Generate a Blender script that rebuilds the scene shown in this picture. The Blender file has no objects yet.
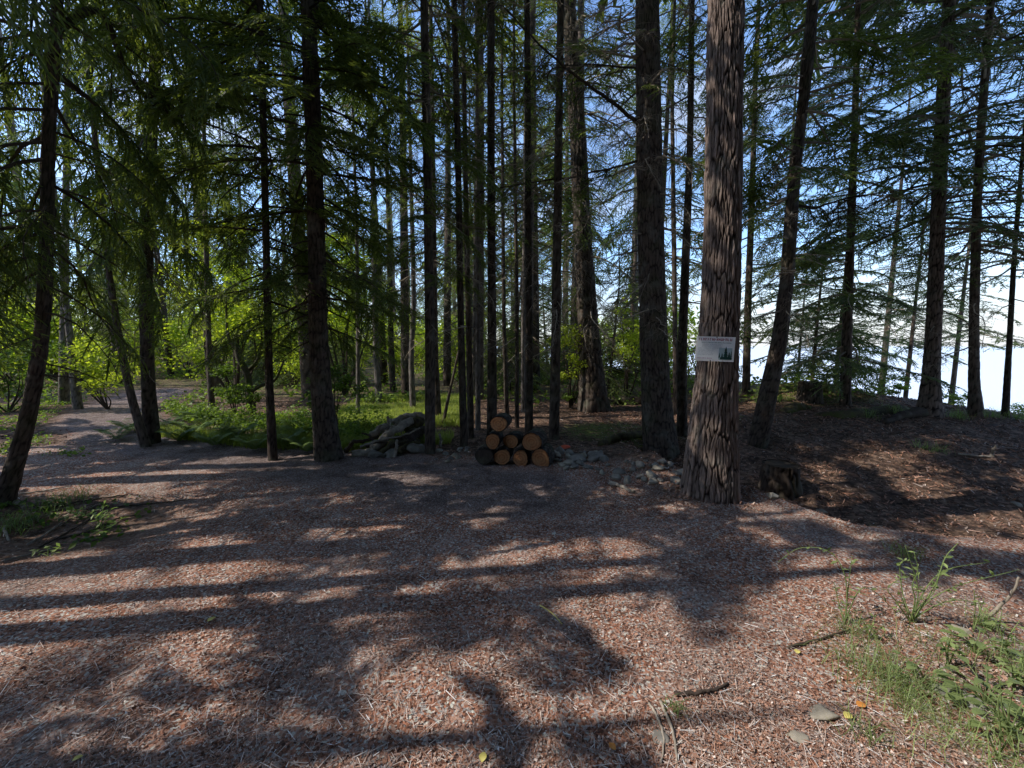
import bpy, math, random
import numpy as np
from mathutils import Vector

random.seed(7)
RNG = np.random.default_rng(11)
scene = bpy.context.scene
COL = scene.collection
PI = math.pi

# ------------------------------------------------------------------ camera model
W_, H_ = 1024, 768
LENS = 14.0
F = W_ * LENS / 36.0
PITCH = math.atan(39 / F)
CAM = np.array([0.0, 0.0, 1.6])
FWD = np.array([0, math.cos(PITCH), -math.sin(PITCH)])
UPV = np.array([0, math.sin(PITCH), math.cos(PITCH)])
RGT = np.array([1.0, 0, 0])

def ray(px, py):
    return FWD + RGT * ((px - 512) / F) + UPV * ((384 - py) / F)

def at(px, py, Y):
    d = ray(px, py)
    return CAM + d * (Y / d[1])

# ------------------------------------------------------------------ noise
_pr = np.random.default_rng(3)
PERM = np.concatenate([_pr.permutation(256)] * 3)
GRAD = _pr.normal(size=(256, 3)); GRAD /= np.linalg.norm(GRAD, axis=1)[:, None]

def noise3(x, y, z):
    x, y, z = np.broadcast_arrays(np.asarray(x, float), np.asarray(y, float), np.asarray(z, float))
    xi, yi, zi = np.floor(x).astype(int), np.floor(y).astype(int), np.floor(z).astype(int)
    xf, yf, zf = x - xi, y - yi, z - zi
    u, v, w = [t * t * t * (t * (t * 6 - 15) + 10) for t in (xf, yf, zf)]
    def g(dx, dy, dz):
        h = PERM[PERM[PERM[(xi + dx) & 255] + ((yi + dy) & 255)] + ((zi + dz) & 255)]
        gr = GRAD[h]
        return gr[..., 0] * (xf - dx) + gr[..., 1] * (yf - dy) + gr[..., 2] * (zf - dz)
    def L(a, b, t): return a + (b - a) * t
    return L(L(L(g(0,0,0), g(1,0,0), u), L(g(0,1,0), g(1,1,0), u), v),
             L(L(g(0,0,1), g(1,0,1), u), L(g(0,1,1), g(1,1,1), u), v), w)

def fbm(x, y, z, o=4):
    s = 0; a = 1.0
    for i in range(o):
        s = s + a * noise3(x * 2 ** i + 7.3 * i, y * 2 ** i + 1.7 * i, z * 2 ** i)
        a *= 0.5
    return s

def sst(a, b, x):
    t = np.clip((np.asarray(x, float) - a) / (b - a), 0, 1)
    return t * t * (3 - 2 * t)

# ------------------------------------------------------------------ terrain
EDGE_X = np.array([1.9, 2.35, 2.7, 3.0, 3.6, 4.4, 6.0, 9.0])
EDGE_Y = np.array([4.7, 4.45, 3.85, 3.35, 3.12, 2.98, 2.8, 2.6])

def coast(x, y):
    return (x - 9.7) * 0.97 + (y - 9.0) * 0.24 + 0.8 * noise3(x * 0.15, y * 0.15, 4.2)

def hmap(x, y, fine=True):
    x = np.asarray(x, float); y = np.asarray(y, float)
    h = 0.10 * noise3(x * 0.22, y * 0.22, 0.5) * sst(1.5, 6, np.hypot(x, y))
    h = h + 0.02 * noise3(x * 0.9, y * 0.9, 2.5)
    s = y - np.interp(x, EDGE_X, EDGE_Y)
    mx = sst(1.8, 2.35, x)
    hol = -0.30 * sst(0.02, 0.5, s) * (1 - sst(0.9, 3.4, s)) * mx
    lip = 0.05 * np.exp(-((s + 0.12) / 0.16) ** 2) * mx * (1 - sst(3.2, 4.2, x))
    h = h + hol + lip
    # rise towards the crest by the sea
    h = h + 0.28 * sst(5.2, 8.2, y) * sst(3.0, 6.0, x)
    # mossy mound left of the crest
    h = h + 0.42 * np.exp(-(((x - 7.1) / 1.6) ** 2 + ((y - 9.6) / 0.9) ** 2))
    h = h + 0.14 * np.exp(-(((x - 4.2) / .5) ** 2 + ((y - 7.4) / .6) ** 2))
    # heap of soil left of the sign tree
    h = h + 0.20 * np.exp(-(((x - 1.75) / 0.36) ** 2 + ((y - 5.0) / 0.35) ** 2))
    h = h + 0.06 * np.exp(-((x - 2.12) ** 2 + (y - 4.25) ** 2) / .30)
    # low rubble bank behind the logs
    h = h + 0.08 * np.exp(-(((x - 0.95) / 0.7) ** 2 + ((y - 5.6) / 0.35) ** 2))
    # verge at left
    lv = np.exp(-(((x + 4.1) / 1.1) ** 2 + ((y - 3.5) / 0.75) ** 2))
    h = h - 0.16 * lv
    # bank lower right
    rv = sst(1.7, 2.5, x) * (1 - sst(2.1, 2.9, y))
    h = h - 0.10 * sst(2.0, 3.4, x) * (1 - sst(2.2, 3.0, y)) + 0.05 * rv
    # gentle wooded rise far back
    dist = np.hypot(x, y)
    c = coast(x, y)
    h = h + 2.2 * sst(16, 60, dist) * sst(2, 10, -c)
    h = h - 30 * sst(0.2, 42, c) - 0.35 * sst(0.0, 2.0, c)
    if fine:
        near = 1 - sst(9, 16, dist)
        rough = 0.25 + 0.75 * np.clip(sst(4.6, 6.2, y) + sst(0.0, 0.3, s) * mx + lv + rv, 0, 1)
        h = h + near * rough * (0.035 * fbm(x * 1.9, y * 1.9, 8.1, 3) + 0.012 * noise3(x * 9, y * 9, 3.3))
        h = h + near * (0.006 * noise3(x * 16, y * 16, 1.1) + 0.010 * noise3(x * 4.2, y * 4.2, 5.5))
    return h

def gz(x, y): return float(hmap(np.array([x]), np.array([y]))[0])

def ground_pt(px, py):
    d = ray(px, py)
    t = np.linspace(0.5, 60, 6000)
    P = CAM[None] + d[None] * t[:, None]
    below = P[:, 2] < hmap(P[:, 0], P[:, 1])
    i = int(np.argmax(below)) if below.any() else len(t) - 1
    return P[i]

# ------------------------------------------------------------------ mesh helpers
class Buf:
    def __init__(s): s.V = []; s.Q = []; s.T = []; s.A = []; s.n = 0; s.mq = []; s.mt = []
    def add(s, V, Q=None, T=None, tint=0.5, mat=0):
        V = np.asarray(V, float).reshape(-1, 3)
        s.V.append(V)
        s.A.append(np.broadcast_to(np.asarray(tint, float), (len(V),)))
        if Q is not None and len(Q):
            Q = np.asarray(Q).reshape(-1, 4); s.Q.append(Q + s.n); s.mq.append(np.full(len(Q), mat))
        if T is not None and len(T):
            T = np.asarray(T).reshape(-1, 3); s.T.append(T + s.n); s.mt.append(np.full(len(T), mat))
        s.n += len(V)
    def obj(s, name, mats, parent=None, origin=(0, 0, 0), smooth=False):
        if not isinstance(mats, (list, tuple)): mats = [mats]
        V = np.concatenate(s.V) - np.asarray(origin, float)
        Q = np.concatenate(s.Q) if s.Q else np.zeros((0, 4), int)
        T = np.concatenate(s.T) if s.T else np.zeros((0, 3), int)
        me = bpy.data.meshes.new(name)
        me.vertices.add(len(V)); me.vertices.foreach_set('co', V.astype(np.float32).ravel())
        nl = len(Q) * 4 + len(T) * 3
        me.loops.add(nl)
        me.loops.foreach_set('vertex_index', np.concatenate([Q.ravel(), T.ravel()]).astype(np.int32))
        me.polygons.add(len(Q) + len(T))
        st = np.concatenate([np.arange(len(Q)) * 4, len(Q) * 4 + np.arange(len(T)) * 3])
        me.polygons.foreach_set('loop_start', st.astype(np.int32))
        mi = np.concatenate(s.mq + s.mt) if (s.mq or s.mt) else np.zeros(0)
        me.polygons.foreach_set('material_index', mi.astype(np.int32))
        me.polygons.foreach_set('use_smooth', np.full(len(Q) + len(T), smooth))
        at_ = me.attributes.new('tint', 'FLOAT', 'POINT')
        at_.data.foreach_set('value', np.concatenate(s.A).astype(np.float32))
        for m in mats: me.materials.append(m)
        me.update(calc_edges=True)
        o = bpy.data.objects.new(name, me); COL.objects.link(o)
        if parent is not None: o.parent = parent
        else: o.location = origin
        return o

def empty(name, loc):
    o = bpy.data.objects.new(name, None); COL.objects.link(o); o.location = loc
    o.empty_display_size = 0.2
    return o

def tag(o, label=None, cat=None, group=None, kind=None):
    if label: o['label'] = label
    if cat: o['category'] = cat
    if group: o['group'] = group
    if kind: o['kind'] = kind
    return o

def catmull(P, n):
    P = np.asarray(P, float)
    Q = np.vstack([2 * P[0] - P[1], P, 2 * P[-1] - P[-2]])
    m = len(P) - 1
    u = np.linspace(0, m, n); i = np.minimum(u.astype(int), m - 1); t = (u - i)[:, None]
    p0, p1, p2, p3 = Q[i], Q[i + 1], Q[i + 2], Q[i + 3]
    return 0.5 * ((2 * p1) + (-p0 + p2) * t + (2 * p0 - 5 * p1 + 4 * p2 - p3) * t ** 2 + (-p0 + 3 * p1 - 3 * p2 + p3) * t ** 3)

def nrm(v): return v / np.maximum(np.linalg.norm(v, axis=-1, keepdims=True), 1e-9)

def tube(P, r, sides=5, cap=True, rough=0.0, seed=0):
    P = np.asarray(P, float); n = len(P)
    r = np.broadcast_to(np.asarray(r, float), (n,))
    T = nrm(np.gradient(P, axis=0))
    ref = np.array([0, 0, 1.0]) if abs(T[:, 2]).mean() < 0.8 else np.array([1.0, 0, 0])
    A = nrm(np.cross(T, ref)); B = np.cross(T, A)
    th = np.arange(sides) / sides * 2 * PI
    rr = r[:, None] * np.ones(sides)[None]
    if rough:
        rr = rr * (1 + rough * noise3(np.cos(th)[None] * 1.3 + seed, np.sin(th)[None] * 1.3, (np.arange(n) * 0.35)[:, None]))
    V = P[:, None] + rr[..., None] * (np.cos(th)[None, :, None] * A[:, None] + np.sin(th)[None, :, None] * B[:, None])
    i = np.arange(n - 1)[:, None] * sides; j = np.arange(sides)[None]; k = (j + 1) % sides
    Q = np.stack([i + j, i + k, i + sides + k, i + sides + j], -1).reshape(-1, 4)
    V = V.reshape(-1, 3); Tt = None
    if cap:
        V = np.vstack([V, P[:1], P[-1:]])
        a, b = len(V) - 2, len(V) - 1
        j = np.arange(sides); k = (j + 1) % sides
        Tt = np.vstack([np.stack([np.full(sides, a), k, j], -1), np.stack([np.full(sides, b), (n - 1) * sides + j, (n - 1) * sides + k], -1)])
    return V, Q, Tt

def ribbons(P0, P1, S, w0, w1):
    n = len(P0)
    w0 = np.broadcast_to(np.asarray(w0, float), (n,))[:, None]; w1 = np.broadcast_to(np.asarray(w1, float), (n,))[:, None]
    V = np.stack([P0 - S * w0 / 2, P0 + S * w0 / 2, P1 + S * w1 / 2, P1 - S * w1 / 2], 1).reshape(-1, 3)
    Q = np.arange(4 * n).reshape(-1, 4)
    return V, Q

# ------------------------------------------------------------------ materials
def newmat(name):
    m = bpy.data.materials.new(name); m.use_nodes = True
    nt = m.node_tree; nt.nodes.clear()
    out = nt.nodes.new('ShaderNodeOutputMaterial')
    return m, nt, out

def N(nt, t, **kw):
    n = nt.nodes.new('ShaderNode' + t)
    for k, v in kw.items():
        if k.startswith('_'): setattr(n, k[1:], v)
        else:
            kk = k.replace('__', ' ')
            n.inputs[int(kk[1:]) if kk[0] == 'i' and kk[1:].isdigit() else kk].default_value = v
    return n

def ramp(nt, fac, stops, interp='LINEAR'):
    r = nt.nodes.new('ShaderNodeValToRGB'); cr = r.color_ramp; cr.interpolation = interp
    while len(cr.elements) < len(stops): cr.elements.new(0.5)
    for e, (p, c) in zip(cr.elements, stops):
        e.position = p; e.color = (*c, 1) if len(c) == 3 else c
    nt.links.new(fac, r.inputs[0])
    return r.outputs[0]

def mixc(nt, fac, a, b, mode='MIX'):
    m = nt.nodes.new('ShaderNodeMix'); m.data_type = 'RGBA'; m.blend_type = mode
    for sock, v in ((m.inputs[0], fac), (m.inputs[6], a), (m.inputs[7], b)):
        if hasattr(v, 'node'): nt.links.new(v, sock)
        elif isinstance(v, (int, float)): sock.default_value = v
        else: sock.default_value = (*v, 1)
    return m.outputs[2]

def math_(nt, op, a, b=0.0):
    m = nt.nodes.new('ShaderNodeMath'); m.operation = op
    for sock, v in ((m.inputs[0], a), (m.inputs[1], b)):
        if hasattr(v, 'node'): nt.links.new(v, sock)
        else: sock.default_value = v
    return m.outputs[0]

def attr(nt, name): 
    a = nt.nodes.new('ShaderNodeAttribute'); a.attribute_name = name
    return a

def noise_n(nt, scale, detail=4, vec=None, rough=0.6):
    n = N(nt, 'TexNoise', Scale=scale, Detail=detail, Roughness=rough)
    if vec is not None: nt.links.new(vec, n.inputs['Vector'])
    return n

def coords(nt, scale=(1, 1, 1)):
    tc = nt.nodes.new('ShaderNodeTexCoord'); mp = nt.nodes.new('ShaderNodeMapping')
    mp.inputs['Scale'].default_value = scale
    nt.links.new(tc.outputs['Object'], mp.inputs['Vector'])
    return mp.outputs[0]

def principled(nt, out, color, rough=0.8, spec=0.3, bump=None, bstr=0.5, bdist=0.01):
    p = N(nt, 'BsdfPrincipled', Roughness=rough)
    p.inputs['Specular IOR Level'].default_value = spec
    if hasattr(color, 'node'): nt.links.new(color, p.inputs['Base Color'])
    else: p.inputs['Base Color'].default_value = (*color, 1)
    if bump is not None:
        b = N(nt, 'Bump', Strength=bstr, Distance=bdist); nt.links.new(bump, b.inputs['Height'])
        nt.links.new(b.outputs[0], p.inputs['Normal'])
    nt.links.new(p.outputs[0], out.inputs[0])
    return p

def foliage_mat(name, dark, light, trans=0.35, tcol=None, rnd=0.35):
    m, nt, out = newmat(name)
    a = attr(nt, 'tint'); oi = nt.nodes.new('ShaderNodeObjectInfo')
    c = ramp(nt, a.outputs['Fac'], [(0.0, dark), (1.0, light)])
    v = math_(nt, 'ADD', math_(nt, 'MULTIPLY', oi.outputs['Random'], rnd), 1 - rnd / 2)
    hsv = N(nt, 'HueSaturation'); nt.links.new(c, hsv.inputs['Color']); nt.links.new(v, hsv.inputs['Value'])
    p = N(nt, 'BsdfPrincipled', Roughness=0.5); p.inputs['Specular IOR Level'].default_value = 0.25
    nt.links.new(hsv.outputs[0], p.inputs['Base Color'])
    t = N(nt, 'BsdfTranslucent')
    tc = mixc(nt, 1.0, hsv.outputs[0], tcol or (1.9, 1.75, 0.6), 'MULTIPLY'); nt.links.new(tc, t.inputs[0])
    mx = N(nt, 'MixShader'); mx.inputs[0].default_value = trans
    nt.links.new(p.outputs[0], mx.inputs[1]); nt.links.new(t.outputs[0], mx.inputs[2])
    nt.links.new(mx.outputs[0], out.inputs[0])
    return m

def bark_mat(name, furrow, ridge, lichen=0.25, moss=0.0, lich_col=(0.22, 0.22, 0.19)):
    m, nt, out = newmat(name)
    a = attr(nt, 'tint')
    v = coords(nt, (1, 1, 0.22)); v2 = coords(nt)
    n1 = noise_n(nt, 38, 6, v, 0.7); n2 = noise_n(nt, 5, 4, v2)
    f = math_(nt, 'ADD', math_(nt, 'MULTIPLY', a.outputs['Fac'], 0.75), math_(nt, 'MULTIPLY', math_(nt, 'SUBTRACT', n1.outputs[0], 0.4), 0.6))
    c = ramp(nt, f, [(0.22, furrow), (0.86, ridge)])
    lm = ramp(nt, n2.outputs[0], [(0.52, (0, 0, 0)), (0.66, (1, 1, 1))])
    c = mixc(nt, math_(nt, 'MULTIPLY', lm, lichen), c, lich_col)
    if moss:
        n3 = noise_n(nt, 3.0, 3, v2)
        mm = ramp(nt, n3.outputs[0], [(0.5, (0, 0, 0)), (0.62, (1, 1, 1))])
        c = mixc(nt, math_(nt, 'MULTIPLY', mm, moss), c, (0.055, 0.075, 0.02))
    oi = nt.nodes.new('ShaderNodeObjectInfo')
    hsv = N(nt, 'HueSaturation'); nt.links.new(c, hsv.inputs['Color'])
    nt.links.new(math_(nt, 'ADD', math_(nt, 'MULTIPLY', oi.outputs['Random'], 0.3), 0.85), hsv.inputs['Value'])
    principled(nt, out, hsv.outputs[0], 0.9, 0.15, n1.outputs[0], 0.7, 0.012)
    return m

def simple_mat(name, stops, scale=8, rough=0.85, spec=0.2, stretch=(1, 1, 1), bstr=0.5, use_tint=False, bdist=0.01):
    m, nt, out = newmat(name)
    v = coords(nt, stretch); n = noise_n(nt, scale, 6, v, 0.65)
    f = n.outputs[0]
    if use_tint:
        a = attr(nt, 'tint'); oi = nt.nodes.new('ShaderNodeObjectInfo')
        f = math_(nt, 'ADD', math_(nt, 'MULTIPLY', math_(nt, 'SUBTRACT', f, 0.5), 0.7), math_(nt, 'ADD', math_(nt, 'MULTIPLY', a.outputs['Fac'], 0.8), math_(nt, 'MULTIPLY', oi.outputs['Random'], 0.2)))
    c = ramp(nt, f, stops)
    principled(nt, out, c, rough, spec, n.outputs[0], bstr, bdist)
    return m

M_BARK = bark_mat('bark_furrowed', (0.018, 0.013, 0.011), (0.31, 0.235, 0.20), 0.25)
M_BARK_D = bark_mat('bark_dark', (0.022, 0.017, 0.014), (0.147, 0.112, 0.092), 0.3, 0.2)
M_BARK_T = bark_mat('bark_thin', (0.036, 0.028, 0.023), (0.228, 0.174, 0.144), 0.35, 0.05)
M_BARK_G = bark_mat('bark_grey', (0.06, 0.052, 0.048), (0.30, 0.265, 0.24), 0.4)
M_BARK_MOSS = bark_mat('bark_mossy', (0.02, 0.018, 0.012), (0.12, 0.10, 0.07), 0.3, 0.9)
M_TWIG = simple_mat('twig_dead', [(0.2, (0.11, 0.09, 0.07)), (0.8, (0.44, 0.37, 0.29))], 3, 0.9, 0.1, use_tint=True)
M_TWIG_D = simple_mat('twig_dark', [(0.2, (0.025, 0.02, 0.016)), (0.8, (0.10, 0.08, 0.06))], 3, 0.9, 0.1, use_tint=True)
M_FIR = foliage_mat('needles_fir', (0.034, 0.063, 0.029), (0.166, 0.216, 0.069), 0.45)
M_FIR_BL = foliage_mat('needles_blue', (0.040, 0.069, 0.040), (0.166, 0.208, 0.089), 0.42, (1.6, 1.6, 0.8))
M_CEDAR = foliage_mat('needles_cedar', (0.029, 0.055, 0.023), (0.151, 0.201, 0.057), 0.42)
M_LEAF = foliage_mat('leaves_bright', (0.188, 0.263, 0.037), (0.500, 0.575, 0.100), 0.55, (1.6, 1.6, 0.5))
M_SALAL = foliage_mat('leaves_salal', (0.062, 0.106, 0.030), (0.250, 0.338, 0.081), 0.45, (1.5, 1.6, 0.5))
M_GRASS = foliage_mat('grass', (0.18, 0.23, 0.06), (0.46, 0.50, 0.16), 0.5, (1.3, 1.4, 0.6))
M_WEED = foliage_mat('weed', (0.115, 0.162, 0.061), (0.338, 0.419, 0.176), 0.4, (1.3, 1.5, 0.6))
M_STONE = simple_mat('stone', [(0.3, (0.108, 0.101, 0.090)), (0.7, (0.288, 0.270, 0.241))], 7, 0.9, 0.2, bstr=0.6)
M_STONE_L = simple_mat('stone_pale', [(0.3, (0.20, 0.18, 0.145)), (0.7, (0.42, 0.38, 0.31))], 9, 0.9, 0.2, bstr=0.6)
M_DRIFT = simple_mat('weathered_wood', [(0.25, (0.10, 0.085, 0.07)), (0.75, (0.46, 0.40, 0.33))], 12, 0.9, 0.15, (1, 1, 1))
M_MOSSLOG = simple_mat('mossy_wood', [(0.36, (0.05, 0.040, 0.030)), (0.52, (0.10, 0.085, 0.045)), (0.62, (0.09, 0.10, 0.032)), (0.78, (0.17, 0.18, 0.06))], 6, 0.95, 0.1, bdist=0.03)

def cut_mat():
    m, nt, out = newmat('cut_wood')
    tc = nt.nodes.new('ShaderNodeTexCoord')
    wv = N(nt, 'TexWave', Scale=9.0, Distortion=2.2, Detail=3.0); wv.wave_type = 'RINGS'; wv.rings_direction = 'Y'
    nt.links.new(tc.outputs['Object'], wv.inputs[0])
    n = noise_n(nt, 14, 5, tc.outputs['Object'])
    c1 = ramp(nt, wv.outputs['Fac'], [(0.0, (0.25, 0.085, 0.022)), (1.0, (0.40, 0.155, 0.045))])
    c = mixc(nt, ramp(nt, n.outputs[0], [(0.45, (0, 0, 0)), (0.75, (0.75, 0.75, 0.75))]), c1, (0.46, 0.22, 0.08))
    sp = N(nt, 'SeparateXYZ'); nt.links.new(tc.outputs['Object'], sp.inputs[0])
    ang = math_(nt, 'ARCTAN2', sp.outputs[2], sp.outputs[0]); cb = nt.nodes.new('ShaderNodeCombineXYZ'); oi = nt.nodes.new('ShaderNodeObjectInfo')
    nt.links.new(math_(nt, 'MULTIPLY', ang, 1.6), cb.inputs[0]); nt.links.new(math_(nt, 'MULTIPLY', oi.outputs['Random'], 40.0), cb.inputs[1])
    ck = noise_n(nt, 2.6, 2, cb.outputs[0]); ckm = ramp(nt, ck.outputs[0], [(.485, (0, 0, 0)), (.50, (1, 1, 1)), (.515, (0, 0, 0))])
    c = mixc(nt, math_(nt, 'MULTIPLY', ckm, .8), c, (.06, .028, .012))
    n2 = noise_n(nt, 7, 4, tc.outputs['Object']); c = mixc(nt, ramp(nt, n2.outputs[0], [(.45, (0, 0, 0)), (.7, (.35, .35, .35))]), c, (.20, .115, .065))
    hv = N(nt, 'HueSaturation', Saturation=.92); nt.links.new(c, hv.inputs['Color']); nt.links.new(math_(nt, 'ADD', math_(nt, 'MULTIPLY', oi.outputs['Random'], .5), 1.0), hv.inputs['Value']); c = hv.outputs[0]
    principled(nt, out, c, 0.8, 0.2, wv.outputs['Fac'], 0.25, 0.004)
    return m
M_CUT = cut_mat()

def leafmat(name, c1, c2):
    return simple_mat(name, [(0.3, c1), (0.7, c2)], 30, 0.6, 0.3, bstr=0.2)
M_YLEAF = leafmat('leaf_yellow', (0.50, 0.42, 0.10), (0.68, 0.60, 0.20))
M_OLEAF = leafmat('leaf_orange', (0.55, 0.20, 0.04), (0.65, 0.30, 0.08))
M_RED = simple_mat('red_orange', [(0.3, (0.55, 0.06, 0.02)), (0.7, (0.70, 0.12, 0.05))], 9, 0.6, 0.3)

# chips: every chip its own tint
def chip_mat():
    m, nt, out = newmat('wood_chips')
    a = attr(nt, 'tint')
    c = ramp(nt, a.outputs['Fac'], [(0.0, (0.063, 0.041, 0.032)), (0.18, (0.189, 0.101, 0.069)), (0.36, (0.378, 0.183, 0.116)), (0.50, (0.454, 0.271, 0.195)),
                                    (0.62, (0.252, 0.208, 0.195)), (0.76, (0.529, 0.416, 0.353)), (0.90, (0.693, 0.592, 0.529)), (1.0, (0.738, 0.738, 0.738))])
    hs = N(nt, 'HueSaturation', Saturation=.95); nt.links.new(c, hs.inputs['Color']); c = hs.outputs[0]
    principled(nt, out, c, 0.85, 0.2)
    return m
M_CHIP = chip_mat()

def ground_mat():
    m, nt, out = newmat('forest_ground')
    tc = nt.nodes.new('ShaderNodeTexCoord'); v = tc.outputs['Object']
    mulch = attr(nt, 'mulch').outputs['Fac']; moss = attr(nt, 'moss').outputs['Fac']; road = attr(nt, 'road').outputs['Fac']
    nz = noise_n(nt, 1.3, 5, v); nz2 = noise_n(nt, 9, 6, v, 0.7); nz3 = noise_n(nt, 70, 4, v, 0.7)
    # displaced coordinates so cells are ragged
    va = nt.nodes.new('ShaderNodeVectorMath'); va.operation = 'ADD'
    sc = nt.nodes.new('ShaderNodeVectorMath'); sc.operation = 'SCALE'; sc.inputs['Scale'].default_value = 0.012
    nt.links.new(nz3.outputs['Color'], sc.inputs[0]); nt.links.new(v, va.inputs[0]); nt.links.new(sc.outputs[0], va.inputs[1])
    vo = N(nt, 'TexVoronoi', Scale=85.0); nt.links.new(va.outputs[0], vo.inputs['Vector'])
    vo2 = N(nt, 'TexVoronoi', Scale=24.0); nt.links.new(va.outputs[0], vo2.inputs['Vector'])
    sx = N(nt, 'SeparateColor'); nt.links.new(vo.outputs['Color'], sx.inputs[0])
    sx2 = N(nt, 'SeparateColor'); nt.links.new(vo2.outputs['Color'], sx2.inputs[0])
    chips = ramp(nt, sx.outputs[0], [(0.0, (0.086, 0.048, 0.038)), (0.25, (0.205, 0.096, 0.063)), (0.5, (0.411, 0.183, 0.113)), (0.70, (0.433, 0.270, 0.199)), (0.84, (0.367, 0.325, 0.313)), (1.0, (0.686, 0.686, 0.607))])
    grey = ramp(nt, sx.outputs[1], [(0.0, (0.119, 0.093, 0.083)), (0.5, (0.285, 0.235, 0.209)), (1.0, (0.604, 0.537, 0.502))])
    gm = ramp(nt, nz.outputs[0], [(0.46, (0, 0, 0)), (0.70, (0.6, 0.6, 0.6))])
    c_m = mixc(nt, gm, chips, grey)
    c_r = mixc(nt, 1.0, mixc(nt, 0.75, chips, grey), (.62, .60, .62), 'MULTIPLY')
    duff = ramp(nt, math_(nt, 'ADD', math_(nt, 'MULTIPLY', nz2.outputs[0], 0.6), math_(nt, 'MULTIPLY', sx2.outputs[0], 0.4)),
                [(0.25, (0.041, 0.028, 0.019)), (0.5, (0.119, 0.076, 0.054)), (0.72, (0.266, 0.175, 0.124)), (0.9, (0.436, 0.324, 0.238))])
    mossc = ramp(nt, nz2.outputs[0], [(0.3, (0.056, 0.056, 0.022)), (0.55, (0.136, 0.160, 0.040)), (0.8, (0.272, 0.304, 0.072))])
    c = mixc(nt, mulch, duff, c_m)
    c = mixc(nt, road, c, c_r)
    mf = ramp(nt, math_(nt, 'ADD', moss, math_(nt, 'MULTIPLY', math_(nt, 'SUBTRACT', nz2.outputs[0], 0.5), 0.9)), [(0.40, (0, 0, 0)), (0.60, (1, 1, 1))])
    c = mixc(nt, mf, c, mossc)
    nzb = noise_n(nt, 3.2, 5, v, .65); big = ramp(nt, nzb.outputs[0], [(0.32, (0.5, 0.47, 0.46)), (0.5, (.95, .95, .95)), (0.68, (1.15, 1.15, 1.15))])
    c = mixc(nt, 1.0, c, big, 'MULTIPLY')
    hs = N(nt, 'HueSaturation', Saturation=1.0); nt.links.new(c, hs.inputs['Color']); c = mixc(nt, mulch, c, hs.outputs[0])
    hh = math_(nt, 'ADD', math_(nt, 'MULTIPLY', sx.outputs[2], 0.6), math_(nt, 'MULTIPLY', nz3.outputs[0], 0.8))
    principled(nt, out, c, 0.92, 0.15, hh, 0.9, 0.012)
    return m
M_GROUND = ground_mat()

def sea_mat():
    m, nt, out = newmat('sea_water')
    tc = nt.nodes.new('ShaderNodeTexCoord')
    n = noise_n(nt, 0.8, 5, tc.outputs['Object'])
    principled(nt, out, (0.66, 0.70, 0.73), 0.35, 0.5, n.outputs[0], 0.6, 0.4)  # pale base colour stands in for haze and glare on the water
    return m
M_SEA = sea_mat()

# ------------------------------------------------------------------ ground sheet
def axis(lo, hi, step, far, n):
    core = np.arange(lo, hi + 1e-6, step)
    g = np.geomspace(step * 2, far, n)
    return np.concatenate([(lo - g)[::-1], core, hi + g])
gx = axis(-9.0, 11.5, 0.05, 3500, 70); gy = axis(-1.5, 12.5, 0.05, 3500, 70)
GX, GY = np.meshgrid(gx, gy)
GZ = hmap(GX, GY)
nx, ny = len(gx), len(gy)
idx = np.arange(nx * ny).reshape(ny, nx)
gb = Buf(); gb.add(np.stack([GX, GY, GZ], -1), np.stack([idx[:-1, :-1], idx[:-1, 1:], idx[1:, 1:], idx[1:, :-1]], -1).reshape(-1, 4))
ground = gb.obj('ground', M_GROUND, smooth=True); tag(ground, kind='structure')

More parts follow.
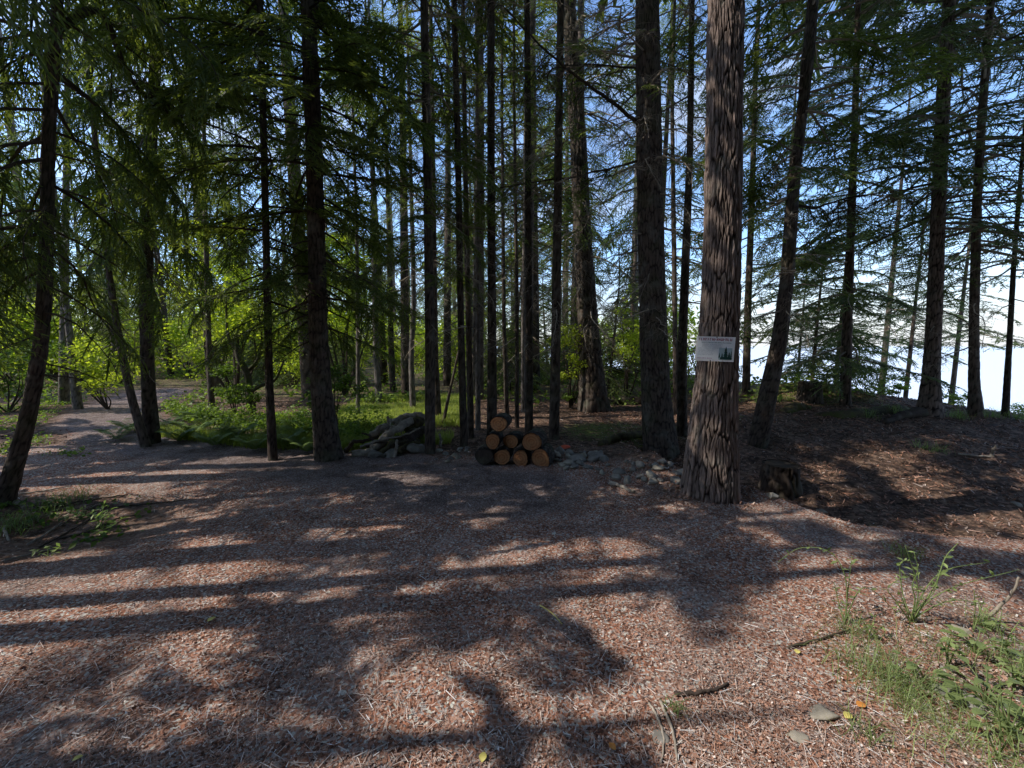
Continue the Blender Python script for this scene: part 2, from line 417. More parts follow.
def road_d(x, y):   # distance to the centre line of the gravel lane that bends away at left
    P = np.array([(-12.0, 13.5), (-10.2, 10.2), (-8.4, 8.2), (-6.6, 7.0), (-4.6, 6.1), (-2.4, 5.3), (0, 4.2)])
    d = np.full(np.shape(x), 1e9)
    for a, b in zip(P[:-1], P[1:]):
        ab = b - a; t = np.clip(((x - a[0]) * ab[0] + (y - a[1]) * ab[1]) / (ab @ ab), 0, 1)
        d = np.minimum(d, np.hypot(x - a[0] - t * ab[0], y - a[1] - t * ab[1]))
    return d
def masks(x, y):
    wob = 0.25 * noise3(x * 1.3, y * 1.3, 9.0)
    s = y - np.interp(x, EDGE_X, EDGE_Y)
    back = np.interp(x, [-9, -4, -2, 0, 1.2, 2.2], [6.3, 5.9, 5.75, 5.5, 5.1, 4.7])
    m = 1 - sst(-0.1, 0.35, y - back + wob)
    m = np.where(x > 2.2, 1 - sst(-0.05, 0.2, s + wob * 0.4), m)
    lv = sst(0.15, 0.6, np.exp(-(((x + 4.6) / 1.5) ** 2 + ((y - 3.55) / 0.8) ** 2)) + wob * 0.3)
    m = m * (1 - 0.85 * lv)
    m = m * (1 - .9 * np.exp(-(((x - 1.75) / 0.42) ** 2 + ((y - 5.0) / 0.38) ** 2)))
    m = m * (1 - .8 * np.exp(-((x - 2.12) ** 2 + (y - 4.22) ** 2) / .20 + .3 * noise3(x * 4, y * 4, 2)))
    m = np.clip(m, 0, 1)
    rd = 1 - sst(0.55, 0.95, road_d(x, y) + wob)
    m = np.maximum(m, rd)
    moss = 0.75 * np.exp(-(((x - 2.0) / 1.4) ** 2 + ((y - 7.2) / 1.2) ** 2)) + 0.8 * np.exp(-(((x - 6.8) / 2.0) ** 2 + ((y - 9.3) / 1.3) ** 2)) \
        + 0.7 * np.exp(-(((x + 2.6) / 2.4) ** 2 + ((y - 9.0) / 2.6) ** 2)) + 0.55 * np.exp(-(((x + 6.0) / 2.6) ** 2 + ((y - 7.9) / 1.2) ** 2)) * (1 - rd) \
        + 0.42 * np.exp(-(((x - 3.2) / 1.2) ** 2 + ((y - 4.0) / .35) ** 2)) + 0.4 * np.exp(-(((x - 4.2) / 0.8) ** 2 + ((y - 7.6) / .8) ** 2))
    moss = np.where(y > 12, 0.45, moss) * (1 - m)
    return m, moss, rd
mu, mo, rd = masks(GX, GY)
for nm, arr in (('mulch', mu), ('moss', mo), ('road', rd)):
    a = ground.data.attributes.new(nm, 'FLOAT', 'POINT'); a.data.foreach_set('value', arr.astype(np.float32).ravel())

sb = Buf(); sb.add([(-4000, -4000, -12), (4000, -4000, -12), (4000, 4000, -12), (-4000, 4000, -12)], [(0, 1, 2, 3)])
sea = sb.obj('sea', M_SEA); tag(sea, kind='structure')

# ------------------------------------------------------------------ branch library
def spray(rng, L=2.0, n2=22, droop=0.25, lift=0.0, a2=55, l2k=0.30, sub=0.05, w=0.022, hang=0.0, tl=0.10, jit=0.15, start=0.18, gap=0.1):
    """a needled branch along +x: main stem, side twigs, twiglets"""
    P0, P1, WW, TN = [], [], [], []
    wig = rng.normal(0, 0.03, 2)
    def pos(t): return np.stack([L * t * (1 - 0.08 * t * t), L * (wig[0] * np.sin(3 * t) + wig[1] * np.sin(7 * t)), L * (lift * t - droop * t * t)], -1)
    for i in range(n2):
        for sd in (-1, 1):
            if rng.random() < gap: continue
            t = start + (1 - start) * (i + rng.random() * 0.8) / n2
            b = pos(np.array(t)); tg = nrm(pos(np.array(t + .02)) - b)
            env = (0.25 + 0.75 * np.sin(PI * min(1, (1 - t) * 0.95 + 0.12)) ** 0.7)
            l2 = L * l2k * env * (0.7 + 0.5 * rng.random())
            a = math.radians(a2 + rng.normal(0, 8))
            side = np.array([-tg[1], tg[0], 0]); side = side / np.linalg.norm(side) * sd
            d2 = tg * math.cos(a) + side * math.sin(a) + np.array([0, 0, rng.normal(0, jit)])
            d2 = d2 / np.linalg.norm(d2)
            m = max(2, int(l2 / sub))
            s = (np.arange(m) + 0.5 + rng.uniform(-.2, .2, m)) / m
            c = b + d2 * (l2 * s)[:, None]; c[:, 2] -= hang * l2 * s ** 2
            # twig itself
            k = max(2, m // 3)
            ss = np.linspace(0.1, 1.03, k + 1); cc = b + d2 * (l2 * ss)[:, None]; cc[:, 2] -= hang * l2 * ss ** 2
            P0.append(cc[:-1]); P1.append(cc[1:]); WW.append(np.full(k, w)); TN.append(np.full(k, 0.35) + rng.normal(0, .1, k))
            for q in (-1, 1):
                keep = rng.random(m) > gap
                kk = int(keep.sum())
                if not kk: continue
                sd2 = np.cross(d2, [0, 0, 1.0]); sd2 /= max(np.linalg.norm(sd2), 1e-6)
                ang = np.radians(48 + rng.normal(0, 12, kk))[:, None]
                dd = d2 * np.cos(ang) + sd2 * q * np.sin(ang) + rng.normal(0, jit, (kk, 3)) + np.array([0, 0, -1.0]) * hang * rng.uniform(.4, 1.4, kk)[:, None]
                dd = nrm(dd)
                ln = tl * (0.45 + 0.8 * (1 - s[keep])) * rng.uniform(.6, 1.25, kk)
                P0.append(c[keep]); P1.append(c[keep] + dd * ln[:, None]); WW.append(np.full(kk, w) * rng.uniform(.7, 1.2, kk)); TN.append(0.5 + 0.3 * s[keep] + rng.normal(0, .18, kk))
    P0 = np.concatenate(P0); P1 = np.concatenate(P1); WW = np.concatenate(WW); TN = np.clip(np.concatenate(TN), 0, 1)
    D = nrm(P1 - P0); U = np.array([0, 0, 1.0]) + rng.normal(0, .55, (len(D), 3))
    S = nrm(np.cross(D, U))
    LV, LQ = ribbons(P0, P1, S, WW * 0.8, WW * 0.35)
    ts = np.linspace(0, 0.97, 7); mp = pos(ts)
    WV, WQ, _ = tube(mp, 0.010 * L * (1.05 - ts) + 0.0025, 4, cap=False)
    return dict(LV=LV, LT=np.repeat(TN, 4), WV=WV, WQ=WQ)

def bare(rng, L=1.4, n2=16, droop=0.35, lift=0.05, w=0.006, n3=5, hang=0.3, r0=0.010):
    P0, P1, WW = [], [], []
    wig = rng.normal(0, 0.04, 2)
    def pos(t): return np.stack([L * t * (1 - 0.1 * t * t), L * (wig[0] * np.sin(4 * t) + wig[1] * np.sin(9 * t)), L * (lift * t - droop * t * t)], -1)
    for i in range(n2):
        t = 0.12 + 0.86 * (i + rng.random()) / n2
        b = pos(np.array(t)); tg = nrm(pos(np.array(t + .02)) - b)
        sd = rng.choice([-1, 1]); l2 = L * 0.30 * (1.15 - t) * rng.uniform(.5, 1.4)
        d2 = nrm(tg * 0.6 + np.array([-tg[1], tg[0], 0]) * sd * 0.8 + rng.normal(0, .25, 3))
        ss = np.linspace(0, 1, 4); c = b + d2 * (l2 * ss)[:, None] + rng.normal(0, .04 * l2, (4, 3)); c[0] = b; c[:, 2] -= hang * l2 * ss ** 2
        P0.append(c[:-1]); P1.append(c[1:]); WW.append(np.array([w, w * .8, w * .6]))
        for k in range(n3):
            u = rng.uniform(.2, 1); j = min(2, int(u * 3)); q = c[j] + (c[j + 1] - c[j]) * (u * 3 - j)
            d3 = nrm(d2 * 0.5 + rng.normal(0, .6, 3) + np.array([0, 0, -hang]))
            l3 = l2 * rng.uniform(.15, .5); e = q + d3 * l3
            e2 = e + nrm(d3 + rng.normal(0, .4, 3)) * l3 * .7
            P0.append(np.stack([q, e])); P1.append(np.stack([e, e2])); WW.append(np.array([w * .6, w * .45]))
    P0 = np.concatenate(P0); P1 = np.concatenate(P1); WW = np.concatenate(WW)
    S = nrm(np.cross(nrm(P1 - P0), rng.normal(0, 1, (len(P0), 3))))
    V, Q = ribbons(P0, P1, S, WW, WW * .8)
    ts = np.linspace(0, 1, 8); mp = pos(ts); mp[1:] += rng.normal(0, .012 * L, (7, 3))
    WV, WQ, _ = tube(mp, r0 * L * (1.05 - ts) + 0.002, 4, cap=False)
    return dict(LV=np.zeros((0, 3)), LT=np.zeros(0), WV=np.vstack([WV, V]), WQ=np.vstack([WQ, Q + len(WV)]))

r = np.random.default_rng(5)
LIB = {
 'fir':   [spray(r, 2.0, 20, r.uniform(.1, .35), r.uniform(0, .2), 55, .27, .048, .027, .32, .115, .13) for _ in range(7)],
 'firth': [spray(r, 2.0, 15, r.uniform(.1, .4), r.uniform(0, .2), 52, .28, .055, .023, .22, .105, .16, .25, .2) for _ in range(7)],
 'cedar': [spray(r, 2.0, 20, r.uniform(.3, .6), r.uniform(0, .15), 50, .27, .048, .025, .8, .14, .14) for _ in range(7)],
 'mid':   [spray(r, 2.2, 11, r.uniform(.15, .4), r.uniform(0, .15), 55, .28, .12, .05, .12, .19, .12) for _ in range(6)],
 'midced':[spray(r, 2.2, 10, r.uniform(.3, .55), r.uniform(0, .15), 52, .28, .12, .05, .6, .22, .12) for _ in range(5)],
 'coarse':[spray(r, 2.2, 7, r.uniform(.2, .4), .05, 55, .33, .17, .085, .15, .26, .1) for _ in range(5)],
 'dense': [spray(r, 2.2, 13, r.uniform(.2, .4), .05, 55, .30, .10, .085, .15, .24, .08) for _ in range(5)],
 'bare':  [bare(r, 1.4, 15, r.uniform(.1, .55), r.uniform(-.1, .15)) for _ in range(8)],
 'baref': [bare(r, 1.4, 24, r.uniform(.2, .6), 0, .005, 8, .5) for _ in range(6)],
 'stub':  [bare(r, 0.5, 3, .2, 0, .005, 1) for _ in range(4)],
}

def place_branch(leaf, wood, kind, rng, pos, az, elev, sc, tint=0.0, roll=0.0):
    b = LIB[kind][rng.integers(len(LIB[kind]))]
    ca, sa, ce, se, cr, sr = math.cos(az), math.sin(az), math.cos(elev), math.sin(elev), math.cos(roll), math.sin(roll)
    Rr = np.array([[1, 0, 0], [0, cr, -sr], [0, sr, cr]])
    Re = np.array([[ce, 0, -se], [0, 1, 0], [se, 0, ce]])
    Ra = np.array([[ca, -sa, 0], [sa, ca, 0], [0, 0, 1]])
    R = (Ra @ Re @ Rr) * sc
    if len(b['LV']):
        V = b['LV'] @ R.T + pos
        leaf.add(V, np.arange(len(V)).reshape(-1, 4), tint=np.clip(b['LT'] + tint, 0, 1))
    V = b['WV'] @ R.T + pos
    wood.add(V, b['WQ'], tint=np.clip(0.5 + rng.normal(0, .2), 0, 1))

# ------------------------------------------------------------------ trunks
def trunk_mesh(path, rad, sides, dz, amp, freq, flare=0.0, seed=0, zsc=0.16, flare_h=0.5):
    """path: control points base->top, rad: radius at each, returns Buf"""
    path = np.asarray(path, float); rad = np.asarray(rad, float)
    hgt = path[-1, 2] - path[0, 2]
    n = max(8, int(hgt / dz))
    zq = np.linspace(path[0, 2], path[-1, 2], n)
    def smooth(v):      # control values over height, corners rounded off
        k = max(1, int(.45 / max(1e-6, zq[1] - zq[0]) / 2)); q = np.interp(zq, path[:, 2], v)
        for _ in range(2):
            pad = np.concatenate([2 * q[0] - q[1:k + 1][::-1], q, 2 * q[-1] - q[-k - 1:-1][::-1]]) if n > 2 * k + 2 else q
            if n > 2 * k + 2: q = np.convolve(pad, np.ones(2 * k + 1) / (2 * k + 1), 'valid')
        return q
    cx, cy, R = smooth(path[:, 0]), smooth(path[:, 1]), np.maximum(smooth(rad), .004)
    th = np.arange(sides) / sides * 2 * PI
    zr = (zq - zq[0])[:, None]
    rng = np.random.default_rng(seed)
    lob = 0
    if flare:
        ph = rng.uniform(0, 6.28, 3)
        lobes = 0.55 + 0.45 * (np.sin(3 * th + ph[0]) * .5 + np.sin(5 * th + ph[1]) * .35 + np.sin(2 * th + ph[2]) * .3)
        lob = flare * np.exp(-zr / flare_h * 2.2) * lobes[None]
    c, s = np.cos(th)[None], np.sin(th)[None]
    Rm = float(np.mean(R[:max(3, n // 2)])); cu = 0.80 / freq; nu = max(5, int(round(2 * PI * Rm / cu))); cv = cu * 0.85 / zsc
    ws = 0.6 / cu
    X = c * Rm; Y = s * Rm; Zw = zq[:, None]
    wu = 0.55 * noise3(X * ws * .5 + seed, Y * ws * .5, Zw * ws * .16) + .30 * noise3(X * ws * 1.8, Y * ws * 1.8 + seed, Zw * ws * .5) + .16 * noise3(X * ws * 4, Y * ws * 4 + seed, Zw * ws * 1.6)
    wv = 0.5 * noise3(X * ws * .7, Y * ws * .7 + seed, Zw * ws * .2 + 7)
    U = th[None] / (2 * PI) * nu + wu; Vv = Zw / cv + wv
    ui, vi = np.floor(U), np.floor(Vv)
    F1 = np.full(U.shape, 9.0); F2 = np.full(U.shape, 9.0); CR = np.zeros(U.shape)
    for dv in (-1, 0, 1):
        for du in (-1, 0, 1):
            cuI, cvI = ui + du, vi + dv
            hsh = PERM[(PERM[(np.mod(cuI, nu).astype(int) + seed * 13) & 255] + cvI.astype(int)) & 255]
            fx = cuI + .15 + .7 * (hsh / 255.0); fy = cvI + .1 + .8 * (PERM[hsh] / 255.0)
            dd = np.hypot(U - fx, (Vv - fy) * 1.15)
            m1 = dd < F1
            F2 = np.where(m1, F1, np.minimum(F2, dd)); CR = np.where(m1, PERM[hsh + 7] / 255.0, CR); F1 = np.where(m1, dd, F1)
    edge = np.clip((F2 - F1) * 3.6, 0, 1) ** .8
    fine_ = np.clip(np.abs(noise3(X * ws * 3.0 + seed, Y * ws * 3.0, Zw * ws * .35)) * 2.4, 0, 1)
    d = edge * (.42 + .26 * CR) + .32 * fine_
    low = noise3(c * 1.2 + seed, s * 1.2, zq[:, None] * 0.9) * 0.10
    rr = R[:, None] * (1 + lob + low * (0.5 + 0.0 * zr)) + amp * (d - 0.75)
    V = np.stack([cx[:, None] + rr * c, cy[:, None] + rr * s, np.broadcast_to(zq[:, None], rr.shape)], -1)
    i = np.arange(n - 1)[:, None] * sides; j = np.arange(sides)[None]; k = (j + 1) % sides
    Q = np.stack([i + j, i + k, i + sides + k, i + sides + j], -1).reshape(-1, 4)
    b = Buf(); b.add(V.reshape(-1, 3), Q, tint=np.clip(d, 0, 1).ravel())
    return b, (zq, cx, cy, R)

TREES = []
def tree(name, label, cat, pts, zones=(), H=20, bark=None, twig=None, needles=None, sides=20, dz=0.08, amp=0.008, freq=22, flare=0.25, seed=0,
         limbs=(), group=None, Y=None, depth_lean=0.0, zsc=0.16, wscale=1.0):
    """pts = (pixel x, pixel y, pixel width) from the foot upwards, all standing at the foot's depth"""
    rng = np.random.default_rng(1000 + seed)
    foot = ground_pt(pts[0][0], pts[0][1]) if Y is None else at(pts[0][0], pts[0][1], Y)
    Yd = foot[1]
    foot[2] = gz(foot[0], foot[1])
    path, rad = [], []
    for (px, py, w) in pts:
        p = at(px, py, Yd); depth = (p - CAM) @ FWD
        path.append(p); rad.append(w * wscale / 2 / F * depth / math.sqrt(1 + ((px - 512) / F) ** 2))   # a round trunk looks wider off the axis
    path[0] = foot.copy()
    path = [path[0] - (path[1] - path[0]) * (0.25 / max(0.1, path[1][2] - path[0][2]))] + path; rad = [rad[0]] + rad
    d = path[-1] - path[-2]; d = d / max(0.2, d[2]); d[:2] *= 0.5
    top = path[-1][2]; r1 = rad[-1]
    if H > top + 1:
        for k in (0.4, 0.75, 1.0):
            path.append(path[-1] + d * 0 + (np.array([d[0], d[1], 1.0]) * ((top + (H - top) * k) - path[-1][2])) * np.array([.35, .35, 1]))
            rad.append(max(0.012, r1 * (1 - k * 0.97)))
    path = np.array(path)
    root = empty(name, foot); tag(root, label, cat, group)
    tb, (zq, cx, cy, R) = trunk_mesh(path, rad, sides, dz, amp, freq, flare, seed, zsc)
    tb.obj('trunk', bark or M_BARK_T, root, foot, smooth=True)
    leaf, wood, dead = Buf(), Buf(), Buf()
    for (z0, z1, n, kind, l0, l1, e0, e1, *opt) in zones:
        azr = opt[0] if opt else (0, 360)
        tint = opt[1] if len(opt) > 1 else 0.0
        for i in range(n):
            z = z0 + (z1 - z0) * (i + rng.random()) / n + foot[2]
            f = (z - foot[2] - z0) / max(1e-3, z1 - z0)
            x, y, rr = np.interp(z, zq, cx), np.interp(z, zq, cy), np.interp(z, zq, R)
            az = math.radians(rng.uniform(*azr)); ln = (l0 + (l1 - l0) * f) * rng.uniform(.65, 1.2)
            el = math.radians(e0 + (e1 - e0) * f + rng.normal(0, 7))
            p = np.array([x + math.cos(az) * rr * .7, y + math.sin(az) * rr * .7, z])
            isd = kind in ('bare', 'baref', 'stub')
            bl = {'bare': 1.4, 'baref': 1.4, 'stub': .5}.get(kind, 2.1)
            place_branch(leaf, dead if isd else wood, kind, rng, p, az, el, ln / bl, tint, rng.normal(0, .2))
    if leaf.n:
        # the living crown carries its own twigs
        for v, q, a in zip(wood.V, wood.Q, wood.A): pass
        off = leaf.n; wV = np.concatenate(wood.V); wQ = np.concatenate(wood.Q)
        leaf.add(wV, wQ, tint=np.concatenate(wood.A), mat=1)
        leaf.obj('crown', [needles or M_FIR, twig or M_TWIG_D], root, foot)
    if dead.n: dead.obj('branchwork', twig or M_TWIG, root, foot)
    for (cps, r0) in limbs:
        P = catmull([at(px, py, Yd + dy) for (px, py, dy) in cps], 22)
        P[3:] += np.cumsum(rng.normal(0, .008, (len(P) - 3, 3)), 0)
        rl = np.linspace(r0, r0 * .22, len(P))
        lb = Buf(); V, Q, T = tube(P, rl, 8, True, .3, seed); lb.add(V, Q, T)
        lw = Buf(); ll = Buf()
        for i in range(26):
            u = rng.integers(3, len(P) - 1); dr = P[u + 1 if u + 1 < len(P) else u] - P[u - 1]
            place_branch(ll, lw, 'bare' if rng.random() < .6 else 'baref', rng, P[u], math.atan2(dr[1], dr[0]) + rng.choice([-1, 1]) * rng.uniform(.5, 1.2), rng.uniform(-.7, .1), rng.uniform(.25, .6))
        lb.add(np.concatenate(lw.V), np.concatenate(lw.Q), tint=np.concatenate(lw.A))
        lb.obj('limb', M_TWIG_D, root, foot)
    TREES.append((foot[0], foot[1]))
    return root

UP = lambda z0, H, n, l=2.0: (z0, H, int(n * .5), 'coarse', l * .9, 0.4, -18, 15)
UPD = lambda z0, H, n, l=2.0: (z0, H, n, 'dense', l * 1.45, 0.5, -18, 15)      # unseen tops, thickened to block skylight and shade the hollow

# ------------------------------------------------------------------ the trees of the photograph
tree('conifer_tree', 'dark trunk curving out of the left verge at the photo edge', 'tree',
     [(3, 505, 27), (28, 420, 20), (42, 340, 18), (47, 250, 16.5), (48, 140, 15.5), (59, 0, 14)],
     [(1.2, 3.5, 10, 'bare', .9, 1.2, -10, -10), (2.3, 7.0, 46, 'cedar', 1.4, 2.0, -28, -10), UP(6, 17, 22)], 18, M_BARK_D, M_TWIG_D, M_CEDAR, 40, .03, .016, 26, .3, 1,
     limbs=[([(56, 30, 0), (100, 10, .3), (130, 75, .5), (165, 112, .7), (215, 130, .9), (258, 150, 1.1)], .035)])
tree('cedar_tree', 'pale grey straight cedar trunk beside the bend of the lane', 'tree',
     [(64, 404, 13), (64, 340, 10.5), (66, 200, 8), (68, 0, 6)], [(2.5, 12, 14, 'midced', 1.4, 1.8, -20, -20)], 20, M_BARK_G, M_TWIG_D, M_CEDAR, 28, .05, .02, 18, .25, 2)
tree('cedar_tree', 'pale grey cedar trunk leaning left against its straight neighbour by the lane', 'tree',
     [(78, 409, 12), (71, 345, 8.5), (60, 250, 7), (45, 100, 6)], [(3, 10, 8, 'midced', 1.3, 1.6, -20, -20)], 14, M_BARK_G, M_TWIG_D, M_CEDAR, 28, .05, .02, 18, .25, 3)
tree('conifer_tree', 'slim trunk leaning left, crossing in front of an upright one at the fern bed', 'tree',
     [(146, 447, 12), (132, 400, 9.5), (120, 345, 8.5), (110, 280, 7.5), (104, 235, 7), (94, 130, 6)],
     [(1.5, 5, 20, 'bare', .6, 1, -10, -10), (3, 7, 12, 'firth', 1, 1.4, -15, -10)], 9, M_BARK_T, None, M_FIR, 24, .05, .008, 26, .25, 4)
tree('conifer_tree', 'upright dark trunk behind the slim leaning one at the fern bed', 'tree',
     [(152, 443, 19), (148, 380, 15), (146, 300, 15), (147, 230, 14), (153, 100, 13), (160, 0, 12)],
     [(1.2, 6, 30, 'baref', .7, 1.1, -25, -15), (3.0, 8, 46, 'cedar', 1.5, 2.2, -30, -15), UP(7, 20, 34)], 21, M_BARK_D, M_TWIG, M_CEDAR, 30, .04, .014, 24, .3, 5)
tree('conifer_tree', 'thin grey trunk rising from ferns left of the crooked mossy tree', 'tree',
     [(212, 415, 8), (209, 350, 6), (207, 280, 6), (205, 200, 5), (203, 60, 4)],
     [(1.5, 6, 18, 'bare', .7, 1, -15, -10), (3.5, 10, 10, 'fir', 1.4, 1.4, -15, -5)], 14, M_BARK_T, M_TWIG, M_FIR, 16, .06, .006, 24, .25, 6)
tree('conifer_tree', 'thin straight dark trunk at the edge of the fern bed', 'tree',
     [(273, 460, 10), (269, 380, 8.5), (267, 280, 8), (264, 150, 7.5), (260, 0, 7)],
     [(1.2, 6, 26, 'bare', .6, .9, -20, -5), (2.0, 6.8, 48, 'fir', 1.2, 1.8, -22, -8), UP(6.5, 15, 26, 1.7)], 16, M_BARK_D, M_TWIG_D, M_FIR, 24, .05, .006, 26, .25, 7)
tree('conifer_tree', 'stout dark trunk with a flared foot left of the driftwood heap', 'tree',
     [(329, 458, 29), (322, 400, 22), (318, 330, 20), (317, 250, 18.5), (313, 120, 17.5), (308, 0, 16)],
     [(1.3, 6, 36, 'bare', .8, 1.2, -20, -5), (1.8, 7.2, 52, 'fir', 1.4, 2.2, -24, -10), UPD(9.5, 22, 26, 2.0)], 25, M_BARK_D, M_TWIG_D, M_FIR, 60, .02, .018, 24, .35, 8)
tree('conifer_tree', 'straight dark pole tree at the right end of the driftwood heap', 'tree',
     [(430, 453, 11), (430, 350, 10), (428, 200, 9), (424, 0, 8)],
     [(1.2, 6.5, 40, 'bare', .6, 1, -15, 5), (2.4, 7.5, 34, 'fir', 1.1, 1.7, -20, -5), UPD(9, 17, 20, 1.5)], 19, M_BARK_D, M_TWIG, M_FIR, 26, .05, .008, 26, .25, 9)
POLE = lambda n=30, l=.8: [(1.4, 7.5, n, 'bare', l, l * 1.1, -15, 5), (2.5, 8, n // 2, 'baref', l, l, -20, -5), UP(7.5, 16, 18, 1.5)]
for k, (lab, pts, n, bark) in enumerate([
    ('thin dark pole tree, leftmost of the close group behind the log stack', [(464, 446, 8), (461, 330, 7), (458, 160, 6.5), (454, 0, 6)], 34, M_BARK_D),
    ('thin dark pole tree close behind the leftmost pole by the log stack', [(471, 438, 7), (468, 300, 5.8), (465, 150, 5), (463, 0, 4)], 24, M_BARK_T),
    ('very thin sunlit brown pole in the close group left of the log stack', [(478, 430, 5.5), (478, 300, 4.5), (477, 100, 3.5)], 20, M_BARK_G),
    ('straight dark pole tree directly behind the topmost cut log', [(492, 440, 10.5), (492, 330, 9), (491, 160, 8), (491, 0, 7.5)], 36, M_BARK_D),
    ('very thin pole just right of the one behind the topmost log', [(507, 418, 5), (504, 330, 4), (502, 100, 3)], 18, M_BARK_D),
    ('very thin straight pole midway along the log stack', [(517, 428, 4.5), (517, 300, 3.8), (514, 100, 3)], 18, M_BARK_D),
    ('straight dark pole tree above the white stone at the log stack', [(529, 436, 8.5), (529, 330, 7.5), (528, 150, 6.8), (527, 0, 6)], 34, M_BARK_D),
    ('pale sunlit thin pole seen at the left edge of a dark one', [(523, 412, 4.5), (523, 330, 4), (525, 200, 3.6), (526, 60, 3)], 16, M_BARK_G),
    ('dark pole tree right of the log stack with bare arching twigs', [(554, 439, 11), (556, 330, 9.5), (558, 180, 8.5), (560, 50, 7.5)], 40, M_BARK_D),
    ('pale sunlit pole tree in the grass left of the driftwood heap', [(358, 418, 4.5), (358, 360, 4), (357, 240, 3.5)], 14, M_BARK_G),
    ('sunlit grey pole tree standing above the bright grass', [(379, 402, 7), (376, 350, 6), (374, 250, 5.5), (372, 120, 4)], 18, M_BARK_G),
    ('dark pole tree at the back of the bright grass', [(393, 392, 6.5), (391, 340, 6), (389, 240, 5)], 16, M_BARK_D),
    ('dark trunk behind the driftwood heap, left of a sunlit slim one', [(406, 398, 10), (405, 340, 9), (404, 220, 8), (402, 80, 6)], 22, M_BARK_D),
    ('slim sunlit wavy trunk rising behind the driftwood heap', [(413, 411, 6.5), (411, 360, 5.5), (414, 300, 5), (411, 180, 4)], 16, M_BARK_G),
    ('reddish sunlit trunk just right of the pole by the driftwood heap', [(438, 420, 8), (435, 360, 7), (434, 260, 6), (432, 100, 5)], 20, M_BARK_T),
    ]):
    z = POLE(n, .75)
    if k in (1, 3, 6, 8): z = z + [(3.2, 8, 10, 'firth', 1.0, 1.5, -15, 0)]
    if k >= 9: z = z + [(3.0, 9, 12, 'firth', 1.2, 1.6, -15, 0)]
    tree('pole_tree', lab, 'tree', pts, z, 15 + (k * 37 % 5), bark, M_TWIG, M_FIR, 18, .07, .005, 26, .2, 20 + k)
# leaning dead pole
tree('dead_sapling', 'thin dark dead stem leaning right between the poles', 'tree', [(443, 424, 4), (449, 395, 3), (459, 350, 2.2)], [], 0, M_BARK_D, M_TWIG_D, None, 10, .08, .003, 26, 0, 50)
tree('conifer_tree', 'massive old tree with a wide furrowed foot beyond the log stack', 'tree',
     [(594, 410, 33), (591, 370, 25), (588, 320, 20.5), (584, 260, 18.5), (577, 120, 16.5), (568, 0, 14.5)],
     [(1.5, 9, 40, 'baref', 1.0, 1.5, -30, -10), (3, 11, 26, 'firth', 1.6, 2.4, -20, -10), UP(11, 26, 40, 2.8)], 27, M_BARK_D, M_TWIG, M_FIR, 80, .03, .05, 12, .5, 70)
tree('conifer_tree', 'big straight dark trunk left of the sign tree with long bare limbs', 'tree',
     [(661, 455, 37), (656, 400, 30), (653, 320, 28), (650, 200, 26.5), (648, 80, 25.5), (647, 0, 24)],
     [(2.0, 7, 34, 'bare', .9, 1.5, -15, 5, (90, 300)), (2.2, 7, 24, 'baref', .8, 1.2, -25, -10), (4.2, 7, 8, 'firth', 1.2, 1.5, -10, 0), UPD(10, 26, 40, 2.5)], 27, M_BARK_D, M_TWIG, M_FIR, 96, .016, .022, 20, .25, 71,
     limbs=[([(640, 125, 0), (610, 100, -.3), (560, 65, -.5), (510, 15, -.7)], .030), ([(640, 160, 0), (600, 172, .2), (540, 185, .4), (478, 196, .5)], .020),
            ([(640, 68, 0), (570, 66, .3), (465, 72, .6)], .016)])
tree('conifer_tree', 'large sunlit furrowed trunk carrying the white notice board', 'tree',
     [(710, 492, 58), (712, 440, 50), (718, 350, 41.5), (722, 250, 39.5), (724, 130, 38.5), (725.5, 0, 37.5)],
     [(5.2, 7, 6, 'bare', .7, 1, -15, 0), UPD(9.5, 28, 46, 2.6)], 29, M_BARK, M_TWIG, M_FIR, 380, .009, .034, 30, .26, 72, zsc=.062)
SIGN_BASE = TREES[-1]
tree('conifer_tree', 'thin dark trunk in the gap left of the sign tree', 'tree',
     [(682, 436, 11), (682, 350, 10), (686, 250, 8.5), (690, 150, 7), (692, 0, 6)], [(1.5, 7, 24, 'bare', .8, 1.1, -20, 0), (4, 8, 14, 'firth', 1.2, 1.6, -15, -5), UP(8, 16, 18)], 17, M_BARK_D, M_TWIG, M_FIR, 22, .05, .008, 26, .25, 73)
tree('conifer_tree', 'slender trunk close beside the big dark one, left of the sign tree', 'tree',
     [(676, 415, 6), (675, 340, 5), (674, 250, 5), (672, 100, 4)], [(1.5, 8, 20, 'bare', .8, 1, -20, 0), (3, 9, 12, 'firth', 1.2, 1.6, -15, -5)], 15, M_BARK_T, M_TWIG, M_FIR, 16, .07, .006, 26, .25, 74)
tree('conifer_tree', 'black leaning trunk right of the sign tree, bending upright above', 'tree',
     [(757, 446, 21), (767, 400, 20), (779.5, 340, 17), (788, 270, 14.5), (792, 200, 14), (800, 130, 11.5), (809, 50, 13.5), (813, 0, 12)],
     [(1.6, 6.5, 16, 'bare', .7, 1.2, -15, 0), (2.0, 7.5, 20, 'firth', 1.3, 2.0, -20, 0), (3.8, 7.8, 24, 'fir', 1.4, 2.1, -14, 0), UPD(10, 20, 26, 2.2)], 21, M_BARK_D, M_TWIG, M_FIR, 48, .025, .012, 24, .25, 75,
     limbs=[([(797, 205, 0), (815, 208, -.2), (850, 197, -.3), (890, 190, -.4)], .022)])
